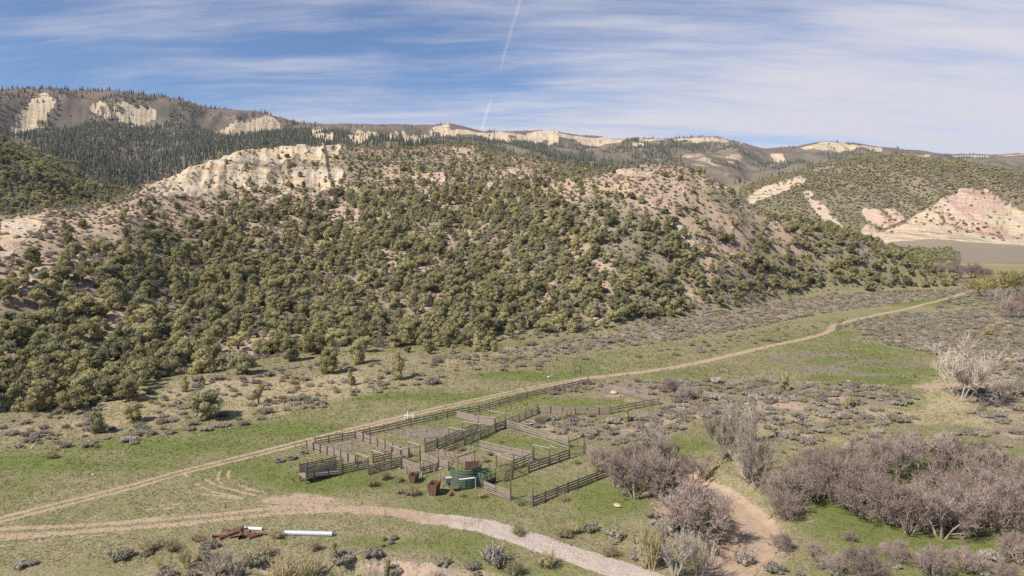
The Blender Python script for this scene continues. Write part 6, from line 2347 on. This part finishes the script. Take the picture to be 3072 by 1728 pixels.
# culvert pipes and scrap ----------------------------------------------------------------
def culvert(P0, P1, r, label, mat, ribs=True, name='culvert_pipe', th=.03):
    L = (P1 - P0).length
    root = empty(name, P0)
    dv = P1 - P0
    root.rotation_euler = (0, 0, math.atan2(dv.y, dv.x))
    n = 18
    mb = MB()
    nseg = int(L / .11) if ribs else 1
    vs_, fs = [], []
    for k in range(nseg + 1):
        x = L * k / nseg
        rr = r * (1 + (.025 if (ribs and k % 2) else 0))
        for q in range(n):
            a = 2 * math.pi * q / n
            vs_.append((x, rr * math.cos(a), r * .92 + rr * math.sin(a)))
    for k in range(nseg):
        for q in range(n):
            fs.append((k * n + q, k * n + (q + 1) % n, (k + 1) * n + (q + 1) % n, (k + 1) * n + q))
    mb.add(vs_, fs)
    sh_ = child('shell', mb.mesh('shell', [mat], True), root)
    for x in (0, L):
        mb = MB()
        for q in range(n):
            a, b = 2 * math.pi * q / n, 2 * math.pi * (q + 1) / n
            mb.tube((x, r * math.cos(a), r * .92 + r * math.sin(a)), (x, r * math.cos(b), r * .92 + r * math.sin(b)), th, th, 5, 0, .5, False)
        child('end_band', mb.mesh('end_band', [mat]), sh_)
    return tag(root, label, 'pipe')


culvert(hit(855, 1604), hit(998, 1608), .31, 'long white galvanised culvert pipe lying in the foreground grass', M_GALV)
culvert(hit(728, 1589), hit(787, 1591), .22, 'short whitish pipe behind the rusty scrap pile', M_WHITE, False)
sc_rng = random.Random(3)
SCRAP = [(655, 1612, 1.5, .30, 10), (680, 1604, 1.8, .32, -20), (702, 1612, 1.6, .34, 35), (724, 1612, 1.5, .36, -70), (748, 1610, 1.5, .30, 15), (770, 1606, 1.3, .26, -10), (690, 1598, 1.9, .28, 5),
         (716, 1598, 1.4, .30, 30), (738, 1598, 1.3, .28, -15), (602, 1624, 1.2, .28, 15), (632, 1624, 1.1, .26, -15), (760, 1614, 1.1, .25, 40), (788, 1604, 1.0, .22, 0), (668, 1616, 1.0, .22, 60)]
adj = ['dented', 'crushed', 'flattened', 'open-ended', 'bent', 'small', 'long', 'half-buried', 'split', 'outlying', 'low', 'tilted', 'outermost', 'short']
loc_ = ['at the left end of the scrap pile', 'at the back left of the scrap pile', 'in the middle of the scrap pile', 'facing the viewer in the scrap pile', 'right of the open one in the pile', 'at the right of the scrap pile',
        'along the back of the scrap pile', 'on top of the scrap pile', 'at the back right of the pile', 'apart at the far left of the scrap', 'beside the outlying drum', 'at the front right of the pile', 'at the right tip of the pile', 'at the front left of the pile']
for k_, (uu, vv, L, r, rz) in enumerate(SCRAP):
    P = hit(uu, vv)
    n = 12
    mb = MB()
    vs_, fs = [], []
    sq = sc_rng.uniform(.45, .95) if k_ != 3 else .95
    for k in range(6):
        x = L * (k / 5 - .5)
        for q in range(n):
            a = 2 * math.pi * q / n
            rr = r * sc_rng.uniform(.86, 1.08)
            vs_.append((x, rr * math.cos(a) * 1.1, rr * math.sin(a) * sq))
    for k in range(5):
        for q in range(n):
            fs.append((k * n + q, k * n + (q + 1) % n, (k + 1) * n + (q + 1) % n, (k + 1) * n + q))
    if k_ != 3:
        fs.append(tuple(range(n))[::-1])
    mb.add(vs_, fs)
    root = empty('rusty_drum', P + Vector((0, 0, r * sq * .9 + (.35 if k_ in (7, 2) else 0))), d2r(rz))
    root.rotation_euler = (sc_rng.uniform(0, 3), sc_rng.uniform(-.15, .15), d2r(rz))
    sh_ = child('shell', mb.mesh('shell', [M_RUST if k_ % 3 else M_RUSTD]), root)
    mb = MB()
    for q in range(n):
        a, b = vs_[5 * n + q], vs_[5 * n + (q + 1) % n]
        mb.tube(a, b, .025, .025, 5, 0, .5, False)
    child('rim', mb.mesh('rim', [M_RUSTD]), sh_)
    tag(root, f'{adj[k_]} rusty drum {loc_[k_]}', 'drum')
for k_, (uu, vv, sz, lab) in enumerate(((1182, 1618, 1.0, 'largest brown stump in the grass above the bank'), (1152, 1620, .7, 'small dark stump left of the largest one'), (1172, 1632, .8, 'dark stump below the largest one'),
                                        (1148, 1640, .6, 'lowest reddish stump near the bank'), (1352, 1486, 1.0, 'rusty scrap block lying in front of the green tub'), (1203, 1405, .6, 'red-brown scrap beside the alley fence'))):
    P = hit(uu, vv)
    me = rock_mesh(560 + k_)
    me.materials.clear()
    me.materials.append(M_DARKW if k_ < 4 else M_RUSTD)
    o = single('stump' if k_ < 4 else 'scrap_block', me, P + Vector((0, 0, sz * .25)), random.uniform(0, 6), (sz, sz, sz * .8))
    tag(o, lab, 'stump' if k_ < 4 else 'scrap')
# survey stake by the gravel
P = hit(1155, 1552)
o = single('survey_stake', GREYPOLE, P - Vector((0, 0, .2)), 0, (.09, .09, height_px(P, 1527) + .2))
o.data = pole_mesh('survey_stake', M_WOOD, 4, .5, .5)
tag(o, 'pale wooden survey stake at the start of the gravel road', 'stake')


# wire fences -----------------------------------------------------------------------------
WIRE = pole_mesh('wire', M_GALV, 4, .5, .5)


def wire_fence(pts, H, label, spacing=6.0):
    W_ = [hit(u, v) for u, v in pts]
    root = empty('wire_fence', W_[0])
    O = W_[0]
    prev = None
    for A_, B_ in zip(W_[:-1], W_[1:]):
        n = max(1, round((B_ - A_).length / spacing))
        for k in range(n + (B_ is W_[-1])):
            q = A_ + (B_ - A_) * (k / n)
            q = Vector((q.x, q.y, gz(q.x, q.y)))
            stick('post', POSTM if k % 3 else GREYPOLE, q - O - Vector((0, 0, .2)), q - O + Vector((random.uniform(-.06, .06), 0, H * random.uniform(.95, 1.15))), .15, root)
            if prev is not None:
                for z in (.45, .8, 1.15):
                    stick('strand', WIRE, prev - O + Vector((0, 0, z)), q - O + Vector((0, 0, z)), .012, root)
            prev = q
    return tag(root, label, 'fence')


wire_fence([(1812, 1156), (1845, 1156), (1889, 1153), (1974, 1146), (2053, 1135), (2092, 1128), (2139, 1121), (2158, 1119)], 1.25, 'wire fence running from the far corral gate to the wooden brace', 5.5)
wire_fence([(2186, 1120), (2307, 1124), (2430, 1129), (2560, 1132), (2710, 1134), (2743, 1131), (2765, 1110)], 1.25, 'wire fence along the lower edge of the purple field', 6)
wire_fence([(1742, 1121), (1871, 1096), (1935, 1086), (2054, 1067), (2112, 1058), (2225, 1040), (2300, 1026), (2380, 1012), (2440, 1000)], 1.25, 'wire fence between the hillside sage and the dirt track', 7)
root = empty('fence_brace', hit(2158, 1117))
O = Vector(root.location)
B_ = hit(2186, 1120)
stick('post', POSTM, (0, 0, -.2), (0, 0, 1.7), .2, root)
stick('post', POSTM, B_ - O - Vector((0, 0, .2)), B_ - O + Vector((0, 0, 1.4)), .2, root)
stick('cross_pole', GREYPOLE, (0, 0, 1.0), B_ - O + Vector((0, 0, .95)), .16, root)
tag(root, 'wooden fence brace of two posts and a pole at the field corner', 'fence brace')
# gate post pair where the track bends
root = empty('fence_brace', hit(2447, 1003))
O = Vector(root.location)
B_ = hit(2425, 1003)
for q in (Vector((0, 0, 0)), B_ - O):
    stick('post', POSTM, q - Vector((0, 0, .2)), q + Vector((0, 0, 1.6)), .22, root)
stick('cross_pole', GREYPOLE, (0, 0, 1.2), B_ - O + Vector((0, 0, 1.2)), .16, root)
tag(root, 'dark post and pale pole brace at the bend of the dirt track', 'fence brace')
P = hit(2743, 1133)
o = single('field_post', POSTM, P - Vector((0, 0, .2)), 0, (.4, .4, 1.7))
tag(o, 'thick dark post at the corner of the purple field', 'post')
# lattice pylon on the far flat
P = hit(2697, 758)
root = empty('pylon', P)
hp = height_px(P, 722)
s4 = [(-1, -1), (1, -1), (1, 1), (-1, 1)]
bw, tw = hp * .07, hp * .012
for k in range(4):
    a, b = Vector((s4[k][0] * bw, s4[k][1] * bw, -.3)), Vector((s4[k][0] * tw, s4[k][1] * tw, hp))
    stick('leg', WIRE, a, b, .28, root)
for q in range(5):
    f0, f1 = q / 5, (q + 1) / 5
    for k in range(4):
        j = (k + 1) % 4
        w0, w1 = bw + (tw - bw) * f0, bw + (tw - bw) * f1
        stick('lattice', WIRE, (s4[k][0] * w0, s4[k][1] * w0, hp * f0), (s4[j][0] * w1, s4[j][1] * w1, hp * f1), .16, root)
for z in (.78, .92):
    stick('cross_arm', WIRE, (-hp * .13, 0, hp * z), (hp * .13, 0, hp * z), .25, root)
tag(root, 'thin grey lattice pylon on the far sage flat', 'pylon')

# shared meshes may have been made once per bin: nothing else to do


# ------------------------------------------------------------------ air
hm = bpy.data.materials.new('valley_air')
hm.use_nodes = True
H_ = NT(hm.node_tree)
vol = H_.n('ShaderNodeVolumePrincipled')
vol.inputs['Color'].default_value = (0.86, 0.88, 0.97, 1)
vol.inputs['Density'].default_value = 0.000028
vol.inputs['Anisotropy'].default_value = 0.2
ho = H_.n('ShaderNodeOutputMaterial')
H_.t.links.new(vol.outputs[0], ho.inputs['Volume'])
mb = MB()
ztop = float(Z.max()) + 45
zbot = float(Z.min()) - 1.5
mb.box((0, 4200, (ztop + zbot) / 2), (23000, 9000, ztop - zbot))
o = bpy.data.objects.new('haze', mb.mesh('haze', [hm]))
COL.objects.link(o)
tag(o, 'thin pale air over the whole valley', kind='stuff')
